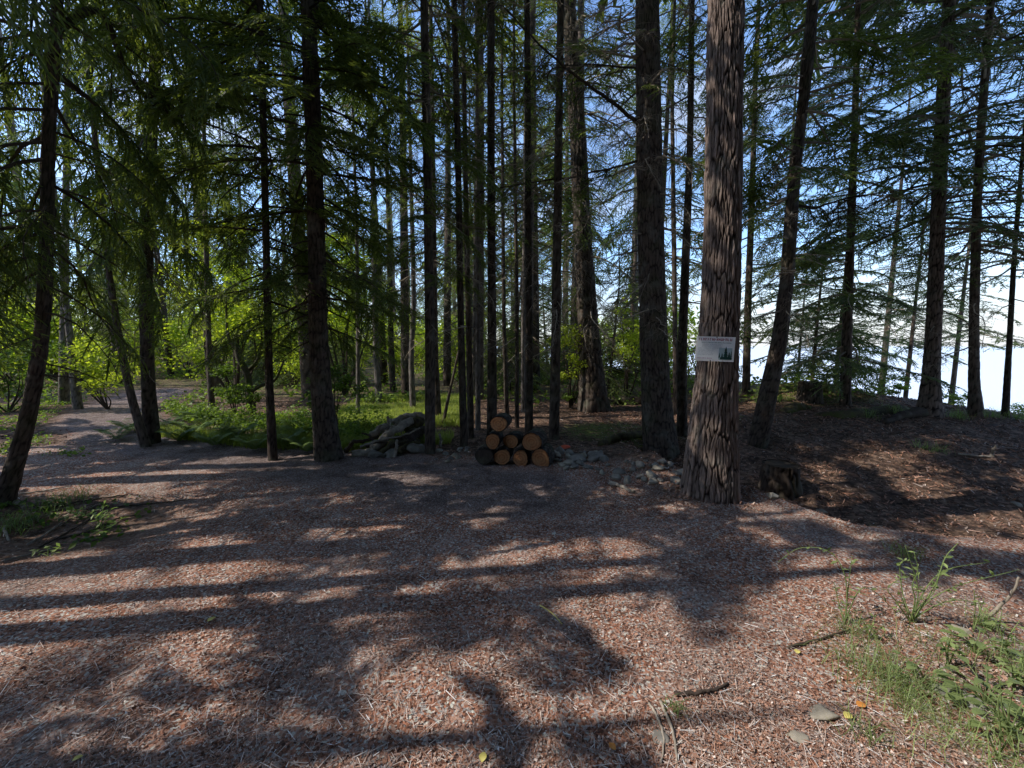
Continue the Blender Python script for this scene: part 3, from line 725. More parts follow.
tree('conifer_tree', 'thin dark trunk in the distance between sign tree and leaning trunk', 'tree',
     [(746, 393, 8.5), (748, 300, 7.5), (752, 200, 6.5), (756, 60, 5)], [(1.5, 12, 36, 'bare', 1, 1.4, -15, 0), (3, 12, 20, 'fir', 1.8, 2.2, -18, -5)], 18, M_BARK_D, M_TWIG, M_FIR, 18, .08, .008, 24, .25, 76)
SEAZ = lambda n, l=2.0, z0=1.5: [(z0, 9.5, int(n * 1.9), 'firth', l, l * 1.1, -16, 4), (1.2, 7, n // 2, 'bare', 1.0, 1.2, -15, 0), UPD(9.5, 20, 26, 2.2)]
tree('conifer_tree', 'sunlit slender fir with low green boughs behind the mossy mound', 'tree',
     [(845, 404, 12.5), (847, 330, 11), (850, 250, 9.5), (855, 120, 7.5), (858, 0, 6)], [(0.8, 11, 84, 'fir', 1.9, 1.8, -18, 0)] + [UP(11, 17, 16, 1.6)], 18, M_BARK, M_TWIG, M_FIR_BL, 26, .05, .010, 22, .3, 77)
tree('conifer_tree', 'tallest broad trunk on the crest above the sea', 'tree',
     [(929, 415, 29), (931, 380, 20), (934, 320, 17.5), (938, 220, 16.5), (943, 100, 15.5), (949, 0, 14.5)], SEAZ(40, 2.2, 3.2), 24, M_BARK, M_TWIG, M_FIR_BL, 56, .025, .016, 20, .4, 78)
tree('conifer_tree', 'medium trunk with flared foot on the crest, right of the broad one', 'tree',
     [(976, 416, 19), (974, 385, 13), (974, 320, 11.5), (977, 200, 10.5), (983, 100, 10), (991, 0, 9)], SEAZ(30, 2.0, 3.0), 21, M_BARK_T, M_TWIG, M_FIR_BL, 32, .04, .012, 22, .4, 79)
tree('conifer_tree', 'slim trunk leaning right at the right edge of the crest', 'tree',
     [(1005, 416, 9), (1009, 350, 7), (1014, 260, 6), (1022, 160, 5), (1032, 50, 4)], SEAZ(24, 1.7, 2.6), 16, M_BARK_D, M_TWIG, M_FIR_BL, 20, .06, .006, 24, .3, 80)
def sea_tree(label, px, Y, H, r0, zones, seed, cat='tree', name='conifer_tree', needles=None, bark=None):
    # a tree that stands down the slope, its foot hidden by the crest
    p = at(px, 380, Y); zf = gz(p[0], p[1])
    rng = np.random.default_rng(seed)
    foot = np.array([p[0], p[1], zf]); root = empty(name, foot); tag(root, label, cat)
    path = np.array([foot + (0, 0, -.2), foot + (.03, 0, H * .4), foot + (.1, 0, H)]); 
    tb, (zq, cx, cy, R) = trunk_mesh(path, [r0, r0 * .65, .01], 14, .12, .006, 24, .2, seed)
    tb.obj('trunk', bark or M_BARK_T, root, foot, smooth=True)
    leaf, wood = Buf(), Buf()
    for (a, b, n, kind, l0, l1, e0, e1) in zones:
        n = int(n * 1.35)
        for i in range(n):
            f = (i + rng.random()) / n; z = zf + a + (b - a) * f
            place_branch(leaf, wood, kind, rng, np.array([np.interp(z, zq, cx), np.interp(z, zq, cy), z]), rng.uniform(0, 6.283), math.radians(e0 + (e1 - e0) * f + rng.normal(0, 6)), (l0 + (l1 - l0) * f) / 2.1 * rng.uniform(.7, 1.2))
    if leaf.n:
        leaf.add(np.concatenate(wood.V), np.concatenate(wood.Q), tint=np.concatenate(wood.A), mat=1)
        leaf.obj('crown', [needles or M_FIR_BL, M_TWIG], root, foot)
    TREES.append((p[0], p[1]))
sea_tree('thin short fir on the seaward slope left of the broad crest trunk', 907, 11.5, 8.0, .06, [(1.8, 8, 46, 'firth', 1.3, .3, -5, 25)], 301)
sea_tree('small young fir with feathery boughs just beyond the mossy mound', 812, 10.2, 4.6, .05, [(0.2, 4.6, 60, 'fir', 1.2, .2, -8, 25)], 302)
sea_tree('dark slim fir touching the sunlit slender fir on its left side', 836, 11.0, 9.0, .06, [(1.0, 9, 60, 'fir', 1.6, .3, -12, 20)], 303)
sea_tree('tall pale fir far down the slope in the gap left of the broad crest trunk', 882, 17, 17, .14, [(4.5, 17, 64, 'mid', 2.4, .4, -12, 20)], 304)
sea_tree('wispy fir on the slope between the two crest trunks', 953, 16, 14, .11, [(5.5, 14, 50, 'mid', 2.0, .4, -10, 20)], 305)
sea_tree('fir with open boughs far down the slope behind the leaning black trunk', 775, 15, 13, .12, [(1.5, 13, 70, 'mid', 2.0, .4, -15, 20)], 306)
sea_tree('low bushy fir at the foot of the slope beside the leaning black trunk', 797, 13, 5.0, .05, [(0.1, 5.0, 60, 'mid', 1.2, .2, -8, 25)], 307)

# ------------------------------------------------------------------ background woods: prototypes and copies
def proto(name, label, cat, group, H, r0, z0, n, kind, l0, needles, bark, seed, deadn=20):
    rng = np.random.default_rng(seed)
    root = empty(name, (0, 0, 0)); tag(root, label, cat, group)
    bend = rng.normal(0, .25, 2)
    path = np.array([(0, 0, -.4), (0, 0, 0), (bend[0] * .6, bend[1] * .6, H * .4), (bend[0], bend[1], H * .75), (bend[0] * .8, bend[1] * .8, H)])
    tb, (zq, cx, cy, R) = trunk_mesh(path, [r0 * 1.1, r0, r0 * .75, r0 * .4, .01], 14, .15, .012, 20, .3, seed)
    tb.obj('trunk', bark, root, smooth=True)
    leaf, wood, dead = Buf(), Buf(), Buf()
    for i in range(n):
        f = (i + rng.random()) / n; z = z0 + (H - z0) * f
        place_branch(leaf, wood, kind, rng, np.array([np.interp(z, zq, cx), np.interp(z, zq, cy), z]), rng.uniform(0, 6.283), math.radians(-22 + 45 * f * f + rng.normal(0, 7)), l0 * (1 - f) ** .8 / 2.1 * rng.uniform(.7, 1.25) + .08, rng.normal(0, .1))
    leaf.add(np.concatenate(wood.V), np.concatenate(wood.Q), tint=np.concatenate(wood.A), mat=1)
    leaf.obj('crown', [needles, M_TWIG_D], root)
    if deadn:
        for i in range(deadn):
            z = 1.0 + (z0 + 2 - 1.0) * (i + rng.random()) / deadn
            place_branch(leaf, dead, 'bare', rng, np.array([np.interp(z, zq, cx), np.interp(z, zq, cy), z]), rng.uniform(0, 6.283), rng.uniform(-.5, .1), rng.uniform(.6, 1.2))
        dead.obj('branchwork', M_TWIG, root)
    return root

def copy_tree(root, loc, rz, sc):
    c = root.copy(); COL.objects.link(c)
    c.location = loc; c.rotation_euler = (0, 0, rz); c.scale = (sc, sc, sc)
    for ch in root.children:
        k = ch.copy(); COL.objects.link(k); k.parent = c
    return c

PROT = [
 proto('forest_fir', 'distant fir with a bare lower trunk and high green boughs in the woods behind', 'tree', 'tall firs in the woods behind', 20, .20, 5.5, 42, 'mid', 2.8, M_FIR, M_BARK_T, 401, 26),
 proto('forest_fir', 'distant fir with a bare lower trunk and high green boughs in the woods behind', 'tree', 'tall firs in the woods behind', 16, .14, 4.0, 38, 'mid', 2.3, M_FIR, M_BARK_D, 402, 22),
 proto('forest_cedar', 'distant drooping cedar clothed in green almost to the ground', 'tree', 'drooping cedars in the woods behind', 15, .20, 1.2, 62, 'midced', 2.8, M_CEDAR, M_BARK_G, 403, 0),
 proto('forest_pole', 'distant thin pole tree with mostly bare twigs in the woods behind', 'tree', 'thin poles in the woods behind', 14, .08, 6.0, 26, 'mid', 1.5, M_FIR, M_BARK_T, 404, 40),
 proto('young_fir', 'young green fir growing as understorey among distant trunks', 'tree', 'young firs under the distant trees', 4.5, .05, .15, 70, 'mid', 1.5, M_FIR, M_BARK_T, 405, 0),
]
rngb = np.random.default_rng(77)
used = [False] * len(PROT)
def put(k, x, y, sc, rz=None):
    loc = (x, y, gz(x, y)); rz = rngb.uniform(0, 6.28) if rz is None else rz
    if not used[k]:
        o = PROT[k]; o.location = loc; o.rotation_euler = (0, 0, rz); o.scale = (sc, sc, sc); used[k] = True
    else: o = copy_tree(PROT[k], loc, rz, sc)
    TREES.append((x, y)); return o
nb = 0; tries = 0
while nb < 80 and tries < 6000:
    tries += 1
    Y = 11.5 + 40 * rngb.random() ** 1.5
    px = rngb.uniform(-120, 735)
    x = (px - 512) / F * Y
    if coast(x, Y) > -0.8: continue
    if road_d(np.array(x), np.array(Y)) < 1.6: continue
    if x < -8 and Y < 26 and rngb.random() < .55: continue
    dmin = 1.3 + (Y - 11) * .05
    if min(math.hypot(x - a, Y - b) for a, b in TREES) < dmin: continue
    left = px < 330
    if x < -5 and Y < 15 and rngb.random() < .85: continue
    if Y < 17 and 330 < px < 440 and rngb.random() < .6: continue
    p = [.28, .22, .22, .12, .16] if left else [.30, .24, .06, .30, .10]
    k = int(rngb.choice(5, p=p))
    put(k, x, Y, rngb.uniform(.75, 1.15)); nb += 1

PROT.append(None); used.append(False)
def bush_proto():
    rng = np.random.default_rng(431); root = empty('woodland_bush', (0, 0, 0)); tag(root, 'airy green bush growing between the distant trunks', 'shrub', 'bushes between the distant trunks')
    lf, st = Buf(), Buf()
    for i in range(12):
        a = rng.uniform(0, 6.28); c = np.array([math.cos(a) * rng.uniform(.1, .9), math.sin(a) * rng.uniform(.1, .9), rng.uniform(.5, 2.4)])
        n = 110; u = nrm(rng.normal(size=(n, 3))) * (rng.random(n) ** .45)[:, None] * np.array([.5, .5, .35]); P = c + u
        d = nrm(rng.normal(0, 1, (n, 3)) * np.array([1, 1, .5])); S = nrm(np.cross(d, nrm(rng.normal(0, .7, (n, 3)) + np.array([0, 0, .6])))); ln = .12 * rng.uniform(.6, 1.3, n)[:, None]
        lf.add(np.stack([P, P + d * ln * .45 - S * ln * .33, P + d * ln, P + d * ln * .45 + S * ln * .33], 1).reshape(-1, 3), np.arange(4 * n).reshape(-1, 4), tint=np.repeat(np.clip(.45 + rng.normal(0, .22, n), 0, 1), 4))
        V, Q, T = tube(catmull([np.zeros(3), c * .5 + rng.normal(0, .1, 3), c], 7), np.linspace(.02, .005, 7), 5); st.add(V, Q, T)
    st.obj('stem', M_TWIG_D, root); lf.obj('foliage', M_LEAF, root); return root
PROT[5] = bush_proto()
nu = 0
while nu < 115:
    Y = 11.5 + 22 * rngb.random(); px = rngb.uniform(-60, 720); x = (px - 512) / F * Y
    if coast(x, Y) > 1.5 or road_d(np.array(x), np.array(Y)) < 1.6 or min(math.hypot(x - a, Y - b) for a, b in TREES) < .8: continue
    if Y < 13 and 330 < px < 640: continue
    put(int(rngb.choice([4, 5, 5])), x, Y, rngb.uniform(.6, 1.5)); nu += 1
nf = 0
while nf < 55:
    Y = rngb.uniform(30, 52); px = rngb.uniform(-100, 700); x = (px - 512) / F * Y
    if coast(x, Y) > -1 or min(math.hypot(x - a, Y - b) for a, b in TREES) < 2: continue
    put(int(rngb.choice([2, 2, 2, 0, 4])), x, Y, rngb.uniform(.8, 1.2)); nf += 1
# unseen trees placed around the camera: shadow casters and skylight blockers
PROT.append(proto('forest_cedar', 'dense unseen cedar added around the clearing to block skylight', 'tree', 'added cedars blocking skylight', 17, .22, .8, 110, 'midced', 3.2, M_CEDAR, M_BARK_D, 412, 0)); used.append(False)
for i, (x, y, s_) in enumerate([(5.5, -3.2, 1.), (8.2, -.8, 1.), (2.2, -4.2, 1.1), (-1.2, -5.2, 1.1), (9.5, -4.5, 1.2), (4.5, -7.5, 1.2), (-4.6, -7.5, 1.2), (0.6, -8.5, 1.2), (12, -1.5, 1.2), (-9, -10, 1.2), (2.6, -2.2, 1.15), (-2.6, -3.4, 1.15), (6.8, -2.2, 1.2), (10.5, .8, 1.0)]): put(6, x, y, s_, i * 1.3)  # added behind and right of the camera, dense crowns cut the skylight
for i, (x, y, s_) in enumerate([(-22, -9, .85), (-22.5, -5, .8), (-21.5, -1.5, .82), (-23, 1.5, .85), (-21.8, 4.6, .8), (-23.5, 7.5, .85), (-18, -12, .85), (-14, -13, .9), (-25.5, -3, .9), (-26, 3, .9), (-25, 10, .9), (-20.5, 11, .8)]): put(6, x, y, s_, i * .9)  # low wall of cedars at left, added to block the low sky
for i, (px, Y) in enumerate([(-25, 13), (12, 17)]): put(2, (px - 512) / F * Y, Y, .8, i)
def side_tree(x, y, H, r0, zones, seed):
    rng = np.random.default_rng(seed); z0 = gz(x, y); root = empty('forest_fir', (x, y, z0)); tag(root, 'unseen fir out of frame, placed to shade the clearing', 'tree', 'unseen firs shading the clearing')
    b = rng.normal(0, .12, 2)
    tb, (zq, cx, cy, R) = trunk_mesh(np.array([(0, 0, -.3), (0, 0, 0), (b[0], b[1], H * .5), (0, 0, H)]), [r0 * 1.1, r0, r0 * .75, .01], 14, .15, .01, 20, .3, seed); tb.obj('trunk', M_BARK_D, root, smooth=True)
    lf, wd = Buf(), Buf()
    for (a, c, n, kind, l0, l1) in zones:
        for i in range(n):
            f = (i + rng.random()) / n; z = a + (c - a) * f
            place_branch(lf, wd, kind, rng, np.array([np.interp(z, zq, cx), np.interp(z, zq, cy), z]), rng.uniform(0, 6.283), math.radians(-15 + rng.normal(0, 8)), (l0 + (l1 - l0) * f) / 2.1 * rng.uniform(.6, 1.2))
    lf.add(np.concatenate(wd.V), np.concatenate(wd.Q), tint=np.concatenate(wd.A), mat=1); lf.obj('crown', [M_FIR, M_TWIG_D], root)
    TREES.append((x, y))
# slim poles
for k, (x, y, H, r_) in enumerate([(-6.2, 3.42, 11, .085), (-7.0, 2.92, 12, .10), (-5.8, 2.42, 10, .075), (-7.4, 1.9, 13, .13), (-8.4, 2.15, 12, .06)]):
    side_tree(x, y - .45, H, r_, [(H - 2.4, H - .1, 9, 'dense', 1.0, .3)], 900 + k)
side_tree(-8.0, .45, 9.6, .12, [(6.3, 8.6, 16, 'dense', 1.7, 1.0)], 920)
side_tree(-9.0, 2.7, 12.5, .14, [(7.6, 12.3, 15, 'dense', 1.7, .7)], 921)
side_tree(-12.0, 1.7, 15.5, .16, [(12.2, 15.2, 12, 'dense', 1.6, .6)], 922)
side_tree(-8.2, 3.1, 5.6, .08, [(1.0, 5.4, 42, 'dense', 1.5, .6)], 923)
side_tree(-9.6, 4.9, 9.5, .12, [(3.0, 9.0, 34, 'dense', 1.7, .7)], 926)
side_tree(-10.8, 5.8, 9.5, .12, [(3.4, 9.0, 30, 'dense', 1.6, .7)], 927)
for k, (x, y) in enumerate([(-3.6, -2.4), (-.6, -2.8), (1.2, -1.9), (4.0, -1.4), (6.6, .4), (-5.6, -3.6)]):
    side_tree(x, y, 18, .22, [(9.2 + .4 * k, 17.5, 40, 'dense', 4.3, 1.6)], 940 + k)  # overhead boughs added above the clearing to cut skylight
side_tree(-9.5, 4.0, 17, .16, [(13.2, 16.8, 18, 'dense', 2.2, 1.2)], 929)
side_tree(-12.0, 5.0, 20, .18, [(16, 19.6, 16, 'dense', 2.2, 1.2)], 930)
side_tree(-14.5, 6.9, 10, .13, [(3.2, 9.6, 26, 'dense', 1.7, .8)], 928)
side_tree(-14.0, 3.8, 19, .18, [(11, 18.5, 24, 'dense', 2.2, .6)], 924)
side_tree(-16.0, .7, 17, .18, [(13, 16.8, 5, 'dense', 2.0, .8)], 925)

# ------------------------------------------------------------------ leafy plants
def leaf_cloud(buf, rng, C, R, n, size, flat=0.5, tint=0.5, up=0.6):
    u = nrm(rng.normal(size=(n, 3))) * (rng.random(n) ** .45)[:, None]
    P = np.asarray(C) + u * np.asarray(R)
    d = nrm(rng.normal(0, 1, (n, 3)) * np.array([1, 1, flat]))
    nn = nrm(rng.normal(0, .7, (n, 3)) + np.array([0, 0, up]))
    S = nrm(np.cross(d, nn)); ln = size * rng.uniform(.6, 1.3, n)
    a = P; m = P + d * (ln * .45)[:, None]; e = P + d * ln[:, None] + np.array([0, 0, -.15]) * ln[:, None]
    w = ln * .33
    V = np.stack([a, m - S * w[:, None], e, m + S * w[:, None]], 1).reshape(-1, 3)
    buf.add(V, np.arange(4 * n).reshape(-1, 4), tint=np.repeat(np.clip(tint + rng.normal(0, .22, n), 0, 1), 4))

def shrub(name, label, cat, px, py, h, rx, n, size, mat, seed, tint=.5, lobes=8, group=None, Y=None, stems=7, bark=None):
    rng = np.random.default_rng(seed)
    p = ground_pt(px, py) if Y is None else at(px, py, Y); p[2] = gz(p[0], p[1])
    root = empty(name, p); tag(root, label, cat, group)
    lf, st = Buf(), Buf()
    for i in range(lobes):
        a = rng.uniform(0, 6.28); rr = rx * rng.uniform(.1, .8)
        c = p + np.array([math.cos(a) * rr, math.sin(a) * rr, h * rng.uniform(.3, .92)])
        rad = rx * rng.uniform(.25, .5)
        leaf_cloud(lf, rng, c, (rad, rad, rad * .55), n // lobes, size, tint=tint)
        if i < stems:
            V, Q, T = tube(catmull([p + (0, 0, -.03), p * .5 + c * .5 + rng.normal(0, .06, 3) * h, c], 8), np.linspace(.008 * h + .004, .003, 8), 5); st.add(V, Q, T)
    st.obj('stem', bark or M_TWIG_D, root, p); lf.obj('foliage', mat, root, p)
    return root

shrub('leafy_shrub', 'yellow-green sunlit bush behind the pole trees, left of the massive foot', 'shrub', 570, 408, 2.2, .7, 1500, .07, M_LEAF, 501, .5, 12)
shrub('leafy_shrub', 'airy yellow-green bush right of the massive furrowed foot', 'shrub', 628, 402, 2.8, .9, 2400, .07, M_LEAF, 502, .45, 14)
shrub('leafy_shrub', 'bright sunlit broadleaf sapling high behind the thin trunk of the fern bed', 'shrub', 236, 402, 5.4, 1.5, 5200, .10, M_LEAF, 503, .6, 20)
shrub('leafy_shrub', 'sunlit broadleaf sapling behind the stout flared trunk', 'shrub', 345, 396, 5.2, 1.4, 4600, .10, M_LEAF, 504, .55, 18)
shrub('leafy_shrub', 'bright hanging green bush over the lane beside the leaning slim trunk', 'shrub', 108, 409, 1.9, .8, 1700, .08, M_LEAF, 505, .5, 12)
shrub('leafy_shrub', 'dark holly-like bush in shade left of the driftwood heap', 'shrub', 340, 437, 1.5, .5, 1500, .06, M_SALAL, 506, .1, 10)
shrub('leafy_shrub', 'small rounded dark bush at the left foot of the massive tree', 'shrub', 572, 409, .45, .3, 700, .05, M_SALAL, 507, .35, 6)
shrub('leafy_shrub', 'low blue-green bush peeping over the crest beside the mossy mound', 'shrub', 872, 400, .9, .7, 900, .06, M_SALAL, 508, .6, 8, Y=10.8)
shrub('leafy_shrub', 'pale green bush on the slope right of the small stump on the mound', 'shrub', 838, 396, 1.1, .6, 900, .06, M_LEAF, 509, .5, 8, Y=10.9)
shrub('leafy_shrub', 'dark low bush in the deep shade left of the curving trunk', 'shrub', 8, 412, 1.7, 1.2, 2600, .08, M_SALAL, 510, .15, 12)
shrub('leafy_shrub', 'sunlit bush seen between the two trunks left of the sign tree', 'shrub', 668, 402, 1.6, .6, 1100, .06, M_LEAF, 511, .4, 8, Y=12)
shrub('leafy_shrub', 'dark sapling between the fern bed and the thin straight trunk', 'shrub', 236, 418, 1.3, .6, 1700, .06, M_SALAL, 512, .2, 9)

shrub('leafy_shrub', 'low leafy bush peeping over the crest left of the broad trunk', 'shrub', 896, 402, .75, .45, 700, .06, M_SALAL, 521, .6, 7, Y=10.6)
shrub('leafy_shrub', 'low leafy bush just beyond the crest between the two larger trunks', 'shrub', 957, 408, .6, .4, 500, .06, M_SALAL, 522, .5, 6, Y=10.2)
shrub('leafy_shrub', 'low leafy bush beyond the crest at the right edge', 'shrub', 1012, 408, .65, .45, 600, .06, M_SALAL, 523, .5, 6, Y=9.8)
# crooked mossy tree
def crooked():
    p = ground_pt(252, 414); p[2] = gz(p[0], p[1]); Y = p[1]
    root = empty('crooked_tree', p); tag(root, 'crooked moss-covered little tree with forking limbs in the fern bed', 'tree')
    b = Buf(); V, Q, T = tube(catmull([p + (0, 0, -.1), at(250, 395, Y), at(247, 375, Y), at(238, 355, Y - .1), at(236, 335, Y)], 16), np.linspace(.10, .045, 16), 10, True, .5, 3); b.add(V, Q, T, tint=.6)
    b.obj('trunk', M_BARK_MOSS, root, p, True)
    for k, cps in enumerate(([(250, 392), (262, 385), (275, 380), (284, 360)], [(247, 372), (258, 360), (262, 340), (258, 310)], [(238, 352), (228, 335), (226, 300)])):
        b = Buf(); V, Q, T = tube(catmull([at(a, c, Y + .1 * k) for a, c in cps], 12), np.linspace(.05, .018, 12), 8, True, .5, k); b.add(V, Q, T, tint=.6); b.obj('limb', M_BARK_MOSS, root, p, True)
    lf = Buf(); rng = np.random.default_rng(61)
    for a, c in ((284, 350), (258, 305), (226, 296), (245, 320), (270, 330)):
        leaf_cloud(lf, rng, at(a, c, Y), (.45, .45, .3), 260, .08, tint=.5)
    lf.obj('crown', M_LEAF, root, p)
crooked()

# undergrowth: one mass of leaves on the fern bed and in the woods
def scatter_ok(n, rng, xr, yr, f):
    x = rng.uniform(*xr, n); y = rng.uniform(*yr, n); k = rng.random(n) < f(x, y)
    return x[k], y[k]
def carpet(name, label, fmask, xr, yr, n, size, h, mat, seed, tint=.5):
    rng = np.random.default_rng(seed); x, y = scatter_ok(n, rng, xr, yr, fmask); m = len(x)
    hh = h * np.clip(.55 + 1.3 * noise3(x * 1.5, y * 1.5, seed), .08, 1.4)
    P = np.stack([x, y, hmap(x, y) + hh * rng.random(m) ** .6], -1)
    d = nrm(rng.normal(0, 1, (m, 3)) * np.array([1, 1, .45])); nn = nrm(rng.normal(0, .6, (m, 3)) + np.array([0, 0, .8])); S = nrm(np.cross(d, nn)); ln = size * rng.uniform(.5, 1.4, m)
    mid = P + d * (ln * .45)[:, None]; e = P + d * ln[:, None] - np.array([0, 0, .2]) * ln[:, None]; w = (ln * .34)[:, None]
    b = Buf(); b.add(np.stack([P, mid - S * w, e, mid + S * w], 1).reshape(-1, 3), np.arange(4 * m).reshape(-1, 4), tint=np.repeat(np.clip(tint + .5 * noise3(x * 3, y * 3, 1) + rng.normal(0, .2, m), 0, 1), 4))
    o = b.obj(name, mat); tag(o, label, 'undergrowth', kind='stuff'); return o
def fern_f(x, y):
    b = np.interp(x, [-8, -6.2, -4, -2.4], [7.9, 6.8, 6.05, 5.95])
    return sst(0, .25, y - b) * (1 - sst(1.2, 2.2, y - b)) * (1 - sst(-2.5, -1.9, x)) * sst(.75, 1.05, road_d(x, y)) * sst(-.25, .25, noise3(x * 1.1, y * 1.1, 3) + .2)
carpet('undergrowth', 'bed of low ferns and leafy plants between the lane and the woods', fern_f, (-9, -1.8), (5.7, 10.5), 70000, .055, .46, M_SALAL, 21, .55)
carpet('undergrowth', 'low grassy weeds on the far side of the lane at the left', lambda x, y: sst(.85, 1.2, road_d(x, y)) * np.where(x < -1.05 * y + .3, .9, 0) * sst(-.3, .2, noise3(x * 1.2, y * 1.2, 15)), (-13, -6.2), (5.6, 11), 26000, .05, .16, M_SALAL, 24, .45)
def wood_f(x, y): return np.where((y > 8.5) & (coast(x, y) < -.3), .9, 0) * sst(1.0, 1.8, road_d(x, y)) * sst(-.05, .3, noise3(x * .5, y * .5, 6)) * (1 - .8 * np.exp(-(((x - 1.6) / 1.6) ** 2 + ((y - 9.5) / 2.2) ** 2)))
carpet('undergrowth', 'scattered low green plants covering the floor of the woods', wood_f, (-22, 9), (8.5, 22), 60000, .11, .45, M_SALAL, 22, .6)

def blades(name, label, xs, ys, h, w, mat, rng, lean=.35, kind='stuff', tint=.5, cat='grass', parent=None, origin=(0, 0, 0)):
    m = len(xs); z = hmap(xs, ys); P0 = np.stack([xs, ys, z], -1)
    a = rng.uniform(0, 6.28, m); ln = h * rng.uniform(.45, 1.25, m); lx = lean * rng.uniform(.2, 1.6, m)
    dh = np.stack([np.cos(a), np.sin(a), 0 * a], -1)
    P1 = P0 + dh * (ln * lx * .35)[:, None] + np.array([0, 0, 1]) * (ln * .6)[:, None]
    P2 = P0 + dh * (ln * lx)[:, None] + np.array([0, 0, 1]) * (ln * (1 - .35 * np.minimum(lx, 1)))[:, None]
    S = np.stack([-np.sin(a), np.cos(a), 0 * a], -1) * w / 2
    V = np.stack([P0 - S, P0 + S, P1 + S * .8, P1 - S * .8, P2 + S * .1, P2 - S * .1], 1).reshape(-1, 3)
    i = np.arange(m)[:, None] * 6
    Q = np.concatenate([i + np.array([[0, 1, 2, 3]]), i + np.array([[3, 2, 4, 5]])])
    b = Buf(); b.add(V, Q, tint=np.repeat(np.clip(tint + rng.normal(0, .2, m), 0, 1), 6))
    o = b.obj(name, mat, parent, origin)
    if parent is None: tag(o, label, cat, kind=kind)
    return o
carpet('undergrowth', 'low weeds and debris in the left verge, tinted dark for its shade', lambda x, y: sst(.35, .8, np.exp(-(((x + 4.6) / 1.5) ** 2 + ((y - 3.6) / 0.75) ** 2))) * sst(-.1, .3, noise3(x * 2, y * 2, 5)), (-6.5, -2.4), (2.4, 4.8), 5000, .05, .11, M_SALAL, 23, .02)  # very low tint puts the shade of the verge into the leaves
rg = np.random.default_rng(31)
gx_, gy_ = scatter_ok(60000, rg, (-4.2, -1.0), (6.3, 12), lambda x, y: sst(-.2, .25, noise3(x * .9, y * .9, 12) + .1) * .9)
blades('grass', 'pale sunlit grass in the glade behind the driftwood heap', gx_, gy_, .16, .010, M_GRASS, rg, .5)
gx_, gy_ = scatter_ok(26000, rg, (-7.5, -2.0), (5.8, 7.4), lambda x, y: sst(.0, .15, y - np.interp(x, [-8, -6.2, -4, -2.4], [7.9, 6.8, 6.0, 5.9])) * (1 - sst(.3, .8, y - np.interp(x, [-8, -6.2, -4, -2.4], [7.9, 6.8, 6.05, 5.95]))))
blades('grass', 'fringe of green grass along the edge of the fern bed', gx_, gy_, .17, .009, M_GRASS, rg, .6, tint=.3)

# ferns standing in the bed
def fern(px, py, first, rng, s=1.0):
    p = ground_pt(px, py); p[2] = gz(p[0], p[1])
    if first is not None:
        o = first.copy(); COL.objects.link(o); o.location = p; o.rotation_euler = (0, 0, rng.uniform(0, 6.28)); o.scale = (s, s, s); return o
    b = Buf()
    for k in range(11):
        a = k / 11 * 6.28 + rng.normal(0, .2); L = rng.uniform(.35, .6)
        t = np.linspace(.08, 1, 22); pt = np.stack([L * t * .72, 0 * t, L * (1.25 * t - .75 * t * t)], -1)
        ln = .11 * np.sin(PI * np.clip(t * .9 + .1, 0, 1)) ** .8
        for sd in (-1, 1):
            d = np.stack([.35 + 0 * t, sd + 0 * t, -.25 + 0 * t], -1); d = nrm(d)
            V, Q = ribbons(pt, pt + d * ln[:, None], np.repeat(np.array([[1.0, 0, 0]]), 22, 0), .026, .008)
            ca, sa = math.cos(a), math.sin(a); R = np.array([[ca, -sa, 0], [sa, ca, 0], [0, 0, 1]])
            b.add(V @ R.T, Q, tint=np.clip(.5 + rng.normal(0, .15), 0, 1))
    o = b.obj('fern', M_SALAL); o.location = p; o.scale = (s, s, s)
    tag(o, 'green fern with arching fronds in the leafy bed beside the lane', 'fern', 'ferns in the bed beside the lane'); return o
rf = np.random.default_rng(8); f0 = None
for (px, py, s) in [(118, 440, .9), (132, 432, 1), (178, 442, 1), (196, 436, 1.1), (215, 446, .9), (238, 440, 1.1), (255, 450, .9), (285, 446, 1), (300, 438, 1), (168, 428, 1), (205, 424, 1), (290, 425, 1), (308, 452, .8)]:
    o = fern(px, py, f0, rf, s); f0 = f0 or o

